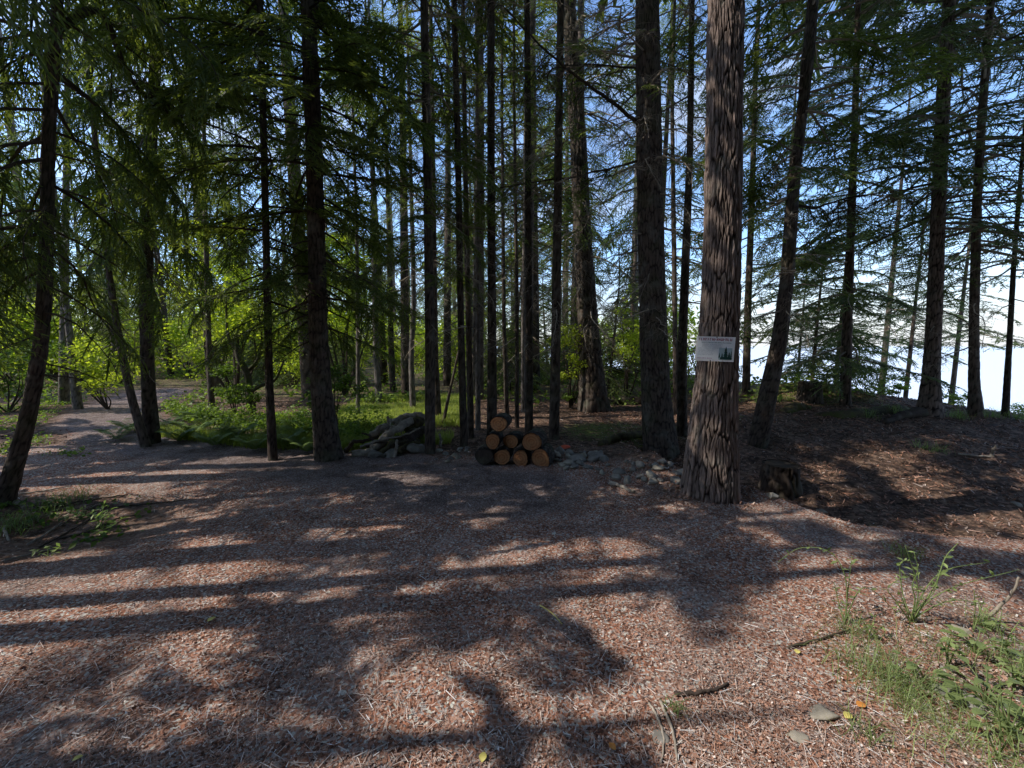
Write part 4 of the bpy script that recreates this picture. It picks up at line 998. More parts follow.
# ------------------------------------------------------------------ cut logs
def cut_log(px, py, rx, label, Y, L, ang, dark=False, seed=0):
    rng = np.random.default_rng(seed); c = at(px, py, Y); r = rx / F * ((c - CAM) @ FWD)
    root = empty('cut_log', c); tag(root, label, 'log')
    ax = np.array([math.sin(ang), math.cos(ang), 0.0])
    n = 22; sides = 40; P = c + ax * np.linspace(0, L, n)[:, None]
    th = np.arange(sides) / sides * 2 * PI; A = np.array([ax[1], -ax[0], 0]); B = np.array([0, 0, 1.0])
    sh = 1 + .07 * np.sin(2 * th + rng.uniform(0, 6)) + .035 * np.sin(3 * th + rng.uniform(0, 6))
    X, Yc = np.cos(th)[None] * 5, np.sin(th)[None] * 5
    d = np.abs(noise3(X + seed, Yc, np.arange(n)[:, None] * .25)) * 2
    rr = r * (sh[None] + .10 * (np.clip(d, 0, 1) - .5))
    V = P[:, None] + rr[..., None] * (np.cos(th)[None, :, None] * A + np.sin(th)[None, :, None] * B)
    i = np.arange(n - 1)[:, None] * sides; j = np.arange(sides)[None]; k = (j + 1) % sides
    b = Buf(); b.add(V.reshape(-1, 3), np.stack([i + j, i + sides + j, i + sides + k, i + k], -1).reshape(-1, 4), tint=np.clip(d, 0, 1).ravel())
    b.obj('bark', M_BARK_D, root, c, True)
    for end, s in ((0, -1), (n - 1, 1)):
        e = Buf(); jj = np.arange(sides)
        rings = [P[end] + ax * s * (.002 + .004 * (1 - f)) + (V[end] - P[end]) * f * .93 for f in (1, .66, .33)]
        vv = np.vstack(rings + [P[end][None] + ax * s * .006])
        q = [np.stack([jj + a * sides, (jj + 1) % sides + a * sides, (jj + 1) % sides + (a + 1) * sides, jj + (a + 1) * sides], -1) for a in (0, 1)]
        e.add(vv, np.vstack(q), np.stack([2 * sides + jj, 2 * sides + (jj + 1) % sides, np.full(sides, 3 * sides)], -1))
        e.obj('cut_face', M_BARK_D if dark else M_CUT, root, c)
LY = 5.15
for k, a in enumerate([
    (498.5, 424, 8.6, 'round log with orange cut face on top of the stack', LY + .05, .55, .22),
    (492.5, 441.5, 8.0, 'second row log at the left of the stack, orange face', LY + .02, .5, .16),
    (510.5, 441.5, 7.8, 'second row log in the middle of the stack, half in shadow', LY + .12, .5, .3),
    (531.5, 442, 10.2, 'large second row log at the right of the stack, cracked orange face', LY, .55, .34),
    (484, 456.5, 8.8, 'blackened bottom log at the far left of the stack', LY - .02, .5, .1, True),
    (502, 457.3, 8.6, 'bottom row log next to the blackened one, orange face', LY, .5, .15),
    (520.5, 458.8, 8.6, 'bottom row log in the middle of the stack, orange face', LY, .5, .22),
    (540.5, 459, 10.4, 'large bottom row log at the right end of the stack', LY - .03, .55, .36)]):
    cut_log(a[0], a[1], a[2], a[3], a[4], a[5] * .55, a[6], len(a) > 7, 600 + k)

# ------------------------------------------------------------------ stones
def stone_mesh(rng, r, sq=(1, .8, .6), sub=2):
    import bmesh
    bm = bmesh.new(); bmesh.ops.create_icosphere(bm, subdivisions=sub, radius=1)
    V = np.array([v.co[:] for v in bm.verts]); T = np.array([[v.index for v in f.verts] for f in bm.faces]); bm.free()
    o = rng.uniform(0, 50, 3)
    # angular planes
    for _ in range(11):
        n = nrm(rng.normal(size=3)); d = rng.uniform(.42, .8); k = np.clip(V @ n - d, 0, None); V = V - k[:, None] * n
    V = V * (1 + .22 * noise3(V[:, 0] * 1.1 + o[0], V[:, 1] * 1.1 + o[1], V[:, 2] * 1.1))[:, None] * np.array(sq) * r
    return V, T
def stone(name, label, p, r, mat, seed, sq=(1, .8, .6), group=None, sink=.35, sub=3, cat='stone', rot=None):
    rng = np.random.default_rng(seed); V, T = stone_mesh(rng, r, sq, sub); a = rng.uniform(0, 6.28) if rot is None else rot
    R = np.array([[math.cos(a), -math.sin(a), 0], [math.sin(a), math.cos(a), 0], [0, 0, 1]]); V = V @ R.T
    p = np.array([p[0], p[1], gz(p[0], p[1])]) + np.array([0, 0, r * sq[2] * (1 - 2 * sink)])
    b = Buf(); b.add(V + p, T=T); o = b.obj(name, mat, None, p, smooth=True); tag(o, label, cat, group); return o
stone('rock', 'flat pale grey rock in the litter, lower right, left of the orange leaf', ground_pt(822, 716), .062, M_STONE_L, 1, (1.35, .8, .35), rot=-.2)
stone('rock', 'pale rounded rock below the flat grey one, lower right', ground_pt(796, 738), .045, M_STONE_L, 2, (1.1, .8, .35), rot=-.3)
stone('rock', 'dark grey slab rock by the twin twigs at the bottom', ground_pt(660, 741), .04, M_STONE, 3, (1, .9, .35))
stone('rock', 'grey rock half hidden at the right edge of the litter under broad leaves', ground_pt(952, 698), .07, M_STONE, 4, (1.5, .8, .6))
stone('rock', 'small pale stone on the bank above the bent stick', ground_pt(960, 632), .05, M_STONE_L, 6, (1.3, .8, .5))
stone('boulder', 'grey boulder under the right half of the driftwood heap', ground_pt(418, 452), .17, M_STONE, 7, (1.4, .9, .7), cat='boulder')
stone('boulder', 'grey-green boulder under the left half of the driftwood heap', ground_pt(391, 456), .14, M_STONE, 8, (1.3, .9, .8), cat='boulder')
stone('boulder', 'small boulder at the left end of the driftwood heap', ground_pt(377, 457), .12, M_STONE, 9, (1.2, .9, .8), cat='boulder')
stone('rock', 'white stone lying behind the log stack', ground_pt(521, 443), .085, M_STONE_L, 10, (1.2, .8, .8), sink=.1)
stone('rock', 'pale rock on the soil heap beside the big dark trunk', ground_pt(656, 470), .07, M_STONE_L, 11, (1.3, .9, .7))
stone('rock', 'whitish stone on the crumbling edge right of the sign tree', ground_pt(772, 497), .07, M_STONE_L, 12, (1.5, .9, .55))
stone('rock', 'pale chunk at the end of the crumbling edge', ground_pt(822, 513), .045, M_STONE_L, 13, (1.3, .8, .7))
stone('rock', 'white scrap of stone lying in the hollow at the right edge', ground_pt(1018, 505), .06, M_STONE_L, 14, (1.5, .8, .4))
rs = np.random.default_rng(90); s0 = []
spots = [(rs.uniform(555, 600), rs.uniform(452, 471), rs.uniform(.035, .085)) for _ in range(34)] + [(rs.uniform(600, 690), rs.uniform(460, 486), rs.uniform(.028, .07)) for _ in range(34)] + [(rs.uniform(436, 478), rs.uniform(448, 463), rs.uniform(.02, .05)) for _ in range(16)]
for i, (px, py, rr) in enumerate(spots):
    p = ground_pt(px, py)
    if i < 8:
        s0.append(stone('rubble_stone', 'small angular grey stone in the rubble around the log stack', p, rr, M_STONE if i % 3 else M_STONE_L, 700 + i, (1.1, .85, .7), 'rubble stones around the log stack', .25, 2))
    else:
        o = s0[i % 8].copy(); COL.objects.link(o); o.location = (p[0], p[1], gz(p[0], p[1]) + rr * .25); o.rotation_euler = (rs.uniform(-.4, .4), rs.uniform(-.4, .4), rs.uniform(0, 6.28)); k = rr / .045; o.scale = (k, k, k)
# red-orange scrap on the rubble
stone('red_scrap', 'bright red-orange crumpled scrap lying on the rubble right of the logs', ground_pt(564, 450), .075, M_RED, 20, (1.5, .7, .55), None, .1, 3, 'scrap')

# ------------------------------------------------------------------ driftwood heap
def branch_log(name, label, cps, r0, r1, mat, seed, cat='log', bare_n=0):
    rng = np.random.default_rng(seed); P = catmull(cps, 20); P[1:-1] += rng.normal(0, min(.010, max(r0, r1) * .22), (18, 3))
    V, Q, T = tube(P, np.linspace(r0, r1, 20) * (1 + rng.normal(0, .06, 20)), 14, True, .45, seed)
    b = Buf(); b.add(V, Q, T, tint=.5)
    o = b.obj(name, mat, None, tuple(P[0]), smooth=True); tag(o, label, cat); return o
def gp(px, py, Y, dz=0): p = at(px, py, Y); return p
D = [('long grey driftwood log sloping down left across the heap', [(352, 455, 5.7), (372, 450, 5.8), (392, 432, 6.1), (412, 420, 6.4)], .075, .06, M_DRIFT),
     ('curved dark branch arching at the left end of the heap', [(346, 452, 5.9), (352, 443, 5.9), (364, 441, 6.0), (378, 436, 6.1)], .035, .022, M_BARK_D),
     ('knobbly broken root end on top of the heap', [(372, 436, 6.1), (382, 427, 6.15), (389, 424, 6.2), (388, 416, 6.2)], .06, .02, M_DRIFT),
     ('mossy log leaning across the middle of the heap', [(378, 458, 5.65), (390, 446, 5.8), (398, 438, 6.0)], .04, .045, M_MOSSLOG),
     ('pale upright stake against the middle boulder', [(394, 458, 5.6), (396, 448, 5.65), (397, 440, 5.7)], .022, .018, M_DRIFT),
     ('thick dark log end at the right of the heap', [(400, 443, 6.1), (412, 436, 6.3), (426, 430, 6.6)], .10, .09, M_BARK_D),
     ('mossy rounded log on the upper right of the heap', [(405, 430, 6.4), (413, 424, 6.5), (421, 421, 6.7)], .09, .08, M_MOSSLOG),
     ('grey forked stick poking up at the top of the heap', [(398, 426, 6.3), (392, 420, 6.3), (387, 421, 6.3)], .03, .012, M_DRIFT),
     ('bleached log lying behind the heap in the grass', [(392, 424, 6.9), (408, 417, 7.1), (424, 415, 7.3)], .07, .06, M_DRIFT),
     ('short pale stake standing right of the pole by the heap', [(440, 447, 6.0), (441, 440, 6.05), (439, 434, 6.1)], .022, .016, M_DRIFT),
     ('thin pale branch crossing over the long driftwood log', [(360, 447, 5.6), (380, 440, 5.75), (402, 436, 5.9), (420, 428, 6.1)], .018, .010, M_DRIFT),
     ('dark twisted branch below the knobbly root end', [(366, 446, 5.8), (384, 441, 5.85), (396, 444, 5.85), (408, 440, 5.9)], .03, .018, M_BARK_D),
     ('grey split log on the far side of the heap', [(382, 432, 6.5), (398, 428, 6.6), (416, 427, 6.7)], .06, .05, M_DRIFT),
     ('short mossy log at the lower middle of the heap', [(398, 452, 5.75), (410, 446, 5.9), (418, 442, 6.0)], .05, .05, M_MOSSLOG),
     ('dark broken branch sticking up left on the heap', [(374, 444, 5.9), (370, 436, 5.9), (362, 433, 5.9)], .022, .010, M_BARK_D),
     ('dark stick lying low across the front of the heap', [(366, 459, 5.6), (384, 456, 5.62), (404, 455, 5.7)], .022, .012, M_BARK_D)]
for k, (lab, cps, r0, r1, m) in enumerate(D): branch_log('driftwood', lab, [at(*c) for c in cps], r0, r1, m, 800 + k, 'driftwood')
branch_log('fallen_log', 'mossy fallen log lying low in the lit clearing left of the big dark trunk', [ground_pt(600, 446) + (0, 0, .03), ground_pt(622, 440) + (0, 0, .05), ground_pt(646, 436) + (0, 0, .05)], .05, .07, M_MOSSLOG, 830)
branch_log('fallen_log', 'dark log on the floor beyond, right of the massive foot', [ground_pt(604, 404) + (0, 0, .05), ground_pt(625, 404) + (0, 0, .09), ground_pt(648, 403) + (0, 0, .07)], .12, .14, M_BARK_D, 831)
branch_log('fallen_log', 'long half-buried mossy log lying along the crest from the mound', [ground_pt(818, 415) + (0, 0, -.06), ground_pt(845, 416) + (0, 0, -.02), ground_pt(880, 412) + (0, 0, -.03), ground_pt(905, 409) + (0, 0, -.10)], .10, .15, M_MOSSLOG, 832)
branch_log('fallen_log', 'short half-buried mossy log on the mound beside the leaning black trunk', [ground_pt(784, 412) + (0, 0, -.05), ground_pt(796, 409) + (0, 0, .0), ground_pt(810, 408) + (0, 0, -.06)], .13, .10, M_MOSSLOG, 833)
branch_log('root', 'dark surface root running left from the broad crest trunk', [ground_pt(885, 424), ground_pt(900, 419) + (0, 0, .06), ground_pt(922, 416) + (0, 0, .08)], .04, .10, M_BARK_D, 834, 'root')
branch_log('stick', 'pale upright splinter in the hollow at the right', [ground_pt(991, 457), ground_pt(991, 457) + (.02, 0, .10), ground_pt(991, 457) + (.06, 0, .17)], .022, .012, M_DRIFT, 835, 'stick')
branch_log('stick', 'pale stick lying flat beside the upright splinter', [ground_pt(958, 455) + (0, 0, .02), ground_pt(975, 458) + (0, 0, .03), ground_pt(990, 458) + (0, 0, .02)], .016, .014, M_DRIFT, 836, 'stick')
branch_log('fallen_log', 'short bleached stick log lying at the mulch edge below the soil heap', [ground_pt(610, 484) + (0, 0, .02), ground_pt(622, 489) + (0, 0, .025), ground_pt(634, 494) + (0, 0, .02)], .022, .016, M_DRIFT, 837)

# ------------------------------------------------------------------ stumps
def stump(label, px, py, h, r, seed, bark, jag=.0):
    p = ground_pt(px, py); p[2] = gz(p[0], p[1]); root = empty('tree_stump', p); tag(root, label, 'stump')
    b, (zq, cx, cy, R) = trunk_mesh([p + (0, 0, -.15), p, p + (0, 0, h * .5), p + (0, 0, h)], [r * 1.1, r, r * .88, r * .86], 72, .012, .040, 14, .42, seed, flare_h=.22)
    b.obj('bark', bark, root, p, True)
    t = Buf(); rng = np.random.default_rng(seed); th = np.arange(40) / 40 * 2 * PI
    rings = [np.stack([p[0] + np.cos(th) * r * f, p[1] + np.sin(th) * r * f, p[2] + h - .012 + .02 * noise3(np.cos(th) * f * 3, np.sin(th) * f * 3, seed) + 0 * th], -1) for f in (.86, .6, .3, .02)]
    jj = np.arange(40); t.add(np.vstack(rings), np.vstack([np.stack([jj + a * 40, (jj + 1) % 40 + a * 40, (jj + 1) % 40 + a * 40 + 40, jj + a * 40 + 40], -1) for a in range(3)]))
    t.obj('top', M_TWIG_D, root, p, True)
stump('low dark cut stump in the hollow right of the sign tree', 779, 489, .33, .235, 41, M_BARK_D)
stump('small dark broken stump on the mossy mound', 809, 400, .40, .24, 42, M_BARK_D)

# ------------------------------------------------------------------ notice board on the tree
def sign():
    Yt = SIGN_BASE[1]; c0 = at(716, 349.5, Yt)
    rad = 41.5 / 2 / F * ((c0 - CAM) @ FWD)
    Ys = Yt - rad - .035
    c = at(715, 349, Ys); wd = 36 / F * ((c - CAM) @ FWD); hg = 24.5 / F * ((c - CAM) @ FWD)
    root = empty('notice_board', c); tag(root, 'white notice board with red heading nailed to the big furrowed trunk', 'sign')
    root.rotation_euler = (0, math.radians(2.0), math.radians(-11))
    def flat(name, rects, mat, y, tris=()):
        b = Buf()
        for (x0, z0, x1, z1) in rects:
            b.add([(x0 * wd, y, z0 * hg), (x1 * wd, y, z0 * hg), (x1 * wd, y, z1 * hg), (x0 * wd, y, z1 * hg)], [(0, 1, 2, 3)])
        for t in tris: b.add([(a * wd, y, z * hg) for a, z in t], None, [(0, 1, 2)])
        return b.obj(name, mat, root)
    def pm(n, c, r=.4): 
        m, nt, out = newmat(n); nz = noise_n(nt, 60, 3); col = mixc(nt, math_(nt, 'MULTIPLY', nz.outputs[0], .18), c, tuple(v * .7 for v in c)); principled(nt, out, col, r, .4); return m
    b = Buf(); x, z, t = wd / 2, hg / 2, .006
    V = [(sx * x, sy * t, sz * z) for sy in (-.5, .5) for sx, sz in ((-1, -1), (1, -1), (1, 1), (-1, 1))]
    b.add(V, [(0, 1, 2, 3), (5, 4, 7, 6), (4, 0, 3, 7), (1, 5, 6, 2), (3, 2, 6, 7), (4, 5, 1, 0)]); b.obj('board', pm('sign_white', (.92, .92, .93)), root)
    flat('print_field', [(-.46, -.44, .46, .44)], pm('sign_pale', (.86, .90, .93)), -.0045)
    flat('picture', [(.10, -.42, .44, .05)], pm('sign_mist', (.45, .58, .62)), -.0056)
    rng = np.random.default_rng(4); tr = []
    for (x, b0, h, w) in ((.28, -.36, .46, .15), (.12, -.34, .20, .06), (.37, -.36, .25, .10), (.19, -.38, .22, .09), (.42, -.38, .34, .06)):
        for k in range(4):
            zb = b0 + h * k * .22; tr.append(((x - w * .5 * (1 - k * .2), zb), (x + w * .5 * (1 - k * .2), zb), (x, zb + h * .38)))
    flat('tree_picture', [(.14, -.42, .44, -.33)], pm('sign_green', (.025, .085, .075)), -.0066, tr)
    # heading: letter-like strokes in dark red, too small in the photograph to read
    def strokes(x0, x1, z0, z1, cw):
        out = []; xx = x0
        while xx < x1:
            if rng.random() < .14: xx += cw * .6; continue
            w = cw * rng.uniform(.7, 1); s = cw * .24
            out += [(xx, z0, xx + s, z1)]
            if rng.random() < .7: out += [(xx + w - s - .004, z0, xx + w - .004, z1)]
            zc = rng.choice([z0, (z0 + z1) / 2, z1 - (z1 - z0) * .2]); out += [(xx + s, zc, xx + w - s, zc + (z1 - z0) * .2)]
            xx += w + cw * .18
        return out
    flat('heading', strokes(-.44, .42, .335, .435, .055), pm('sign_red', (.36, .02, .05)), -.0056)
    flat('subheading', strokes(-.36, .38, .235, .275, .03), pm('sign_teal', (.10, .22, .25)), -.0056)
    ln = []
    for i in range(9):
        z = .17 - i * .052; ln += strokes(-.44 + (.1 if i < 3 else 0), (.18 if i < 4 else -.02) - rng.uniform(0, .06), z, z + .02, .018)
    flat('body_text', ln, pm('sign_ink', (.20, .27, .33)), -.0056)
    flat('footer_text', strokes(-.44, -.06, -.40, -.365, .022), pm('sign_plum', (.42, .16, .32)), -.0056)
    for (x, z) in ((.02, .475), (-.1, -.475)):
        b = Buf(); th = np.arange(10) / 10 * 6.283; V = [(x * wd + math.cos(a) * .006, -.0065, z * hg + math.sin(a) * .006) for a in th] + [(x * wd, -.009, z * hg)]
        b.add(V, None, [(i, (i + 1) % 10, 10) for i in range(10)]); b.obj('nail', M_STONE, root)
sign()

# ------------------------------------------------------------------ sticks and leaves on the ground
def gstick(label, pix, r, mat, seed, lift=.01, tips=None):
    P = [ground_pt(a, b) + (0, 0, r * .7 + lift) for a, b in pix]
    if tips:
        for i, dz in tips.items(): P[i] = P[i] + np.array([0, 0, dz])
    return branch_log('stick', label, P, r, r * .6, mat, seed, 'stick')
gstick('curved bark-brown twig, left of the twin twigs at the bottom', [(649, 706), (658, 722), (664, 745), (661, 767)], .006, M_DRIFT, 901)
gstick('curved bark-brown twig, right of the twin twigs at the bottom', [(660, 704), (668, 722), (675, 745), (677, 767)], .007, M_DRIFT, 902)
gstick('short bent dark stick on the mulch right of centre', [(675, 697), (695, 697), (712, 694), (728, 687)], .010, M_BARK_D, 903)
gstick('thin pale straw lying on the lit mulch in the centre', [(540, 607), (552, 615), (562, 626)], .004, M_YLEAF, 904)
gstick('thin stick at the top of the dark patch by the weeds', [(788, 650), (820, 641), (850, 632)], .007, M_TWIG_D, 905)
gstick('pale stick lying in the left verge, longest of all', [(28, 546), (45, 536), (62, 524)], .010, M_DRIFT, 906)
gstick('thin stick sloping across the verge behind the longest one', [(40, 549), (62, 537), (92, 520)], .008, M_TWIG_D, 907)
gstick('short pale upright stick in the left verge', [(33, 512), (37, 518), (41, 526)], .011, M_DRIFT, 908)
gstick('short pale stick at the far left of the verge', [(4, 530), (7, 537), (9, 543)], .012, M_DRIFT, 909)
gstick('long thin stick across the mulch edge of the left verge', [(118, 508), (150, 505), (195, 500)], .007, M_TWIG_D, 910)
gstick('flat pale bark piece beside the curving trunk foot', [(14, 504), (20, 506), (25, 510)], .022, M_DRIFT, 911)
for k, (lab, pix, rr_, m_) in enumerate([('thin grey stick lying along the front of the left verge', [(5, 562), (30, 556), (58, 549)], .008, M_DRIFT), ('crooked dark stick in the middle of the left verge', [(60, 540), (90, 533), (118, 520), (140, 517)], .010, M_TWIG_D),
    ('pale thin stick close behind the curving trunk foot', [(20, 495), (45, 492), (72, 487)], .009, M_DRIFT), ('long dark stick crossing the back of the left verge', [(40, 512), (80, 503), (128, 496)], .010, M_TWIG_D)]): gstick(lab, pix, rr_, m_, 930 + k)
# bent stick rising from the bank at right
p0 = ground_pt(983, 620); b1 = at(1000, 606, p0[1] - .02); b2 = at(1014, 590, p0[1] - .05); b3 = at(1019, 577, p0[1] - .05)
branch_log('stick', 'bleached bent stick rising from the weedy bank at the right edge', [p0, b1, b2, b3], .010, .005, M_DRIFT, 912, 'stick')

def fallen_leaf(label, px, py, s, mat, ang, seed):
    p = ground_pt(px, py); p[2] = gz(p[0], p[1]) + .012; rng = np.random.default_rng(seed)
    t = np.linspace(0, 1, 9); w = .36 * np.sin(PI * t ** .85) + .02; b = Buf()
    c = np.stack([(t - .5), 0 * t, .10 * np.sin(PI * t)], -1); l = c + np.stack([0 * t, w, .10 * w + .03 * np.sin(9 * t)], -1); rr_ = c + np.stack([0 * t, -w, .16 * w], -1)
    V = np.concatenate([l, c, rr_]) * s; ca, sa = math.cos(ang), math.sin(ang); V = V @ np.array([[ca, -sa, 0], [sa, ca, 0], [0, 0, 1]]).T + p
    i = np.arange(8); Q = np.vstack([np.stack([i, i + 1, i + 10, i + 9], -1), np.stack([i + 9, i + 10, i + 19, i + 18], -1)]); b.add(V, Q)
    o = b.obj('fallen_leaf', mat, None, tuple(p), True); tag(o, label, 'leaf'); return o
fallen_leaf('pale yellow heart-shaped leaf at the bottom centre', 483, 761, .040, M_YLEAF, 1.4, 1)
fallen_leaf('orange leaf lying right of the flat grey rock', 861, 708, .045, M_OLEAF, .2, 2)
fallen_leaf('yellowish curled leaf just below the orange leaf', 848, 719, .045, M_YLEAF, .4, 3)
fallen_leaf('small yellow leaf on the mulch near the dark stick', 797, 654, .035, M_YLEAF, .9, 4)
fallen_leaf('brownish yellow leaf right of the twin twigs', 612, 751, .035, M_OLEAF, 2.2, 5)
fallen_leaf('small yellow leaf at the lower left corner', 78, 762, .03, M_YLEAF, .7, 6)
fallen_leaf('tan leaf on the sunlit mulch left of centre', 212, 622, .045, M_YLEAF, 1.1, 7)

# ------------------------------------------------------------------ weeds at the lower right
def weed(label, pbase, stems, seed, leaf=.055, ln=9, r=.0034, name='weed', mat=None):
    """stems: list of pixel paths, lifted in the plane of the foot"""
    rng = np.random.default_rng(seed); p = ground_pt(*pbase); p[2] = gz(p[0], p[1])
    root = empty(name, p); tag(root, label, 'weed'); st = Buf(); lf = Buf()
    for k, path in enumerate(stems):
        pts = [p + rng.normal(0, .006, 3) * np.array([1, 1, 0])] + [at(a, b, p[1] + dy) for (a, b, dy) in path]
        P = catmull(pts, 16); V, Q, T = tube(P, np.linspace(r, r * .4, 16), 5); st.add(V, Q, T, tint=np.clip(.6 + rng.normal(0, .1), 0, 1))
        for q in range(ln):
            u = rng.integers(4, 16); d = nrm(rng.normal(0, 1, 3) * np.array([1, 1, .4]) + np.array([0, 0, .3])); s = leaf * rng.uniform(.5, 1.1)
            nn = nrm(np.array([0, 0, 1]) + rng.normal(0, .5, 3)); S = nrm(np.cross(d, nn)); a = P[u]
            lf.add([a, a + d * s * .5 - S * s * .2, a + d * s - np.array([0, 0, .12 * s]), a + d * s * .5 + S * s * .2], [(0, 1, 2, 3)], tint=np.clip(.55 + rng.normal(0, .2), 0, 1))
    st.obj('stem', M_WEED, root, p, True); lf.obj('foliage', mat or M_WEED, root, p)
weed('upright weed with one stem arching far to the left', (845, 625), [[(848, 590, 0), (852, 556, 0)], [(846, 580, 0), (830, 552, .05), (800, 548, .1), (778, 562, .12)], [(858, 592, -.05), (872, 590, -.05), (896, 612, -.05)], [(838, 600, .05), (834, 582, .05)]], 1, .045, 13)
weed('tall spreading weed with long bare green stems at right', (910, 622), [[(918, 590, 0), (905, 545, 0)], [(925, 590, 0), (946, 570, 0), (990, 562, .05)], [(935, 585, -.05), (945, 558, -.05), (958, 543, -.05)], [(903, 595, .05), (900, 565, .05), (908, 560, .05)], [(930, 600, 0), (960, 585, .0), (1018, 570, .05)], [(895, 600, 0), (888, 588, 0), (905, 575, .02)], [(905, 606, 0), (898, 590, 0)], [(922, 604, .04), (934, 592, .06), (940, 572, .08)], [(915, 600, -.03), (912, 585, -.04), (918, 570, -.05), (914, 552, -.06)], [(935, 606, -.04), (958, 600, -.06), (982, 604, -.08)]], 2, .042, 11, .0038)
weed('low leafy weed on the bank beside the bent stick', (1003, 655), [[(1000, 630, 0), (1002, 610, 0)], [(1010, 635, 0), (1020, 620, 0)], [(990, 640, 0), (982, 622, 0)], [(1008, 645, 0), (1022, 640, 0)]], 3, .05, 9)
weed('small sprig with round leaves left of the rose-like weed', (870, 640), [[(868, 630, 0), (862, 620, 0)], [(876, 632, 0), (884, 625, 0)], [(872, 626, 0), (876, 615, 0)]], 4, .035, 9)
weed('pale seeding weed stem in the lower right corner', (998, 762), [[(1000, 730, 0), (998, 700, 0), (1004, 690, 0)], [(1010, 735, 0), (1018, 710, 0)], [(990, 740, 0), (985, 722, 0)]], 5, .03, 9)
weed('thin upright green sprig on the bank between two weeds', (974, 632), [[(975, 610, 0), (974, 590, 0)], [(980, 612, 0), (984, 598, 0)]], 6, .035, 6)
weed('sunlit small-leaved plant in the left verge', (80, 520), [[(76, 514, 0), (70, 510, 0)], [(88, 514, 0), (96, 510, 0)], [(82, 512, 0), (86, 506, 0)], [(100, 516, 0), (108, 512, 0)], [(60, 516, 0), (52, 514, 0)]], 7, .06, 10)
weed('low bright sprout at the front of the left verge', (50, 556), [[(48, 550, 0), (45, 546, 0)], [(56, 550, 0), (62, 546, 0)], [(40, 553, 0), (34, 550, 0)]], 8, .05, 9)
weed('green tuft in the shade behind the left verge sticks', (102, 530), [[(98, 520, 0), (92, 512, 0)], [(106, 518, 0), (112, 508, 0)], [(102, 515, 0), (104, 504, 0)], [(112, 526, 0), (122, 518, 0)]], 9, .07, 12)
weed('ferny sapling against the soil at the foot of the massive tree', (615, 412), [[(614, 395, 0), (613, 385, 0)], [(618, 398, 0), (622, 390, 0)], [(610, 400, 0), (607, 394, 0)]], 10, .07, 10)
# grass tufts
def tuft(label, px, py, n, h, spread, seed, w=.004, tint=.5):
    rng = np.random.default_rng(seed); p = ground_pt(px, py); x = p[0] + rng.normal(0, spread, n); y = p[1] + rng.normal(0, spread, n)
    o = blades('grass_tuft', label, x, y, h, w, M_WEED, rng, 1.1, 'thing', tint, 'grass tuft'); del o['kind']; return o
tuft('dense wispy grass tuft in the middle of the lower right bank', 893, 690, 210, .19, .085, 1, .003, .7)
tuft('grass tuft beside the seeding weed in the lower right corner', 985, 750, 110, .16, .09, 2, .003, .7)
tuft('thin grass tuft below the spreading weed', 935, 650, 90, .13, .10, 3, .003, .7)
tuft('sparse grass wisps among the litter left of the dense tuft', 862, 668, 80, .10, .10, 4)
tuft('tiny grass tuft at the edge of the hollow', 905, 556, 70, .10, .05, 5)
tuft('tiny green grass wisp right of the flat grey rock', 865, 738, 50, .07, .04, 6)
tuft('tiny green tuft beside the twin twigs', 676, 712, 40, .05, .02, 7)
tuft('shaded grass tuft at the back of the left verge', 62, 505, 160, .14, .10, 8, .006, .3)
tuft('shaded grass tuft at the far left of the verge', 14, 528, 160, .14, .10, 9, .006, .3)
tuft('pale dry grass strands at the foot of the bent stick', 985, 628, 90, .13, .028, 11, .003, .9)
tuft('grass strands at the right edge under the tall weed', 1012, 668, 110, .15, .07, 12, .003, .75)
tuft('loose pale grass strands between the two rocks and the dense tuft', 930, 735, 90, .12, .10, 13, .003, .9)
tuft('small grass clump at the foot of the upright arching weed', 848, 632, 60, .12, .04, 14, .003, .6)
weed('leafy sprig leaning out at the right edge under the tall weed', (1015, 690), [[(1012, 668, 0), (1004, 652, 0)], [(1020, 670, 0), (1023, 655, 0)], [(1008, 674, 0), (996, 664, 0)]], 11, .05, 10)
weed('small bright sprig beside the grey rock on the right bank', (948, 668), [[(946, 652, 0), (940, 640, 0)], [(953, 655, 0), (960, 645, 0)], [(948, 650, 0), (950, 638, 0)]], 12, .045, 9)
weed('thin yellowish seed stems above the lower right corner', (1005, 745), [[(1003, 715, 0), (1000, 680, 0)], [(1008, 715, 0), (1014, 688, 0)], [(999, 720, 0), (990, 700, 0)]], 13, .03, 8)
for k, (px, py, lab) in enumerate([(893, 413, 'small grass tuft on the crest left of the broad trunk'), (958, 418, 'small grass tuft on the crest between the two larger trunks'), (990, 417, 'small grass tuft on the crest beside the slim leaning trunk'), (1018, 419, 'small grass tuft on the crest at the right edge'), (868, 417, 'small grass tuft on the crest by the half-buried mossy log'), (930, 450, 'sparse tuft in the middle of the dark hollow')]):
    tuft(lab, px, py, 80, .22 if py < 430 else .12, .09, 30 + k, .006, .5)
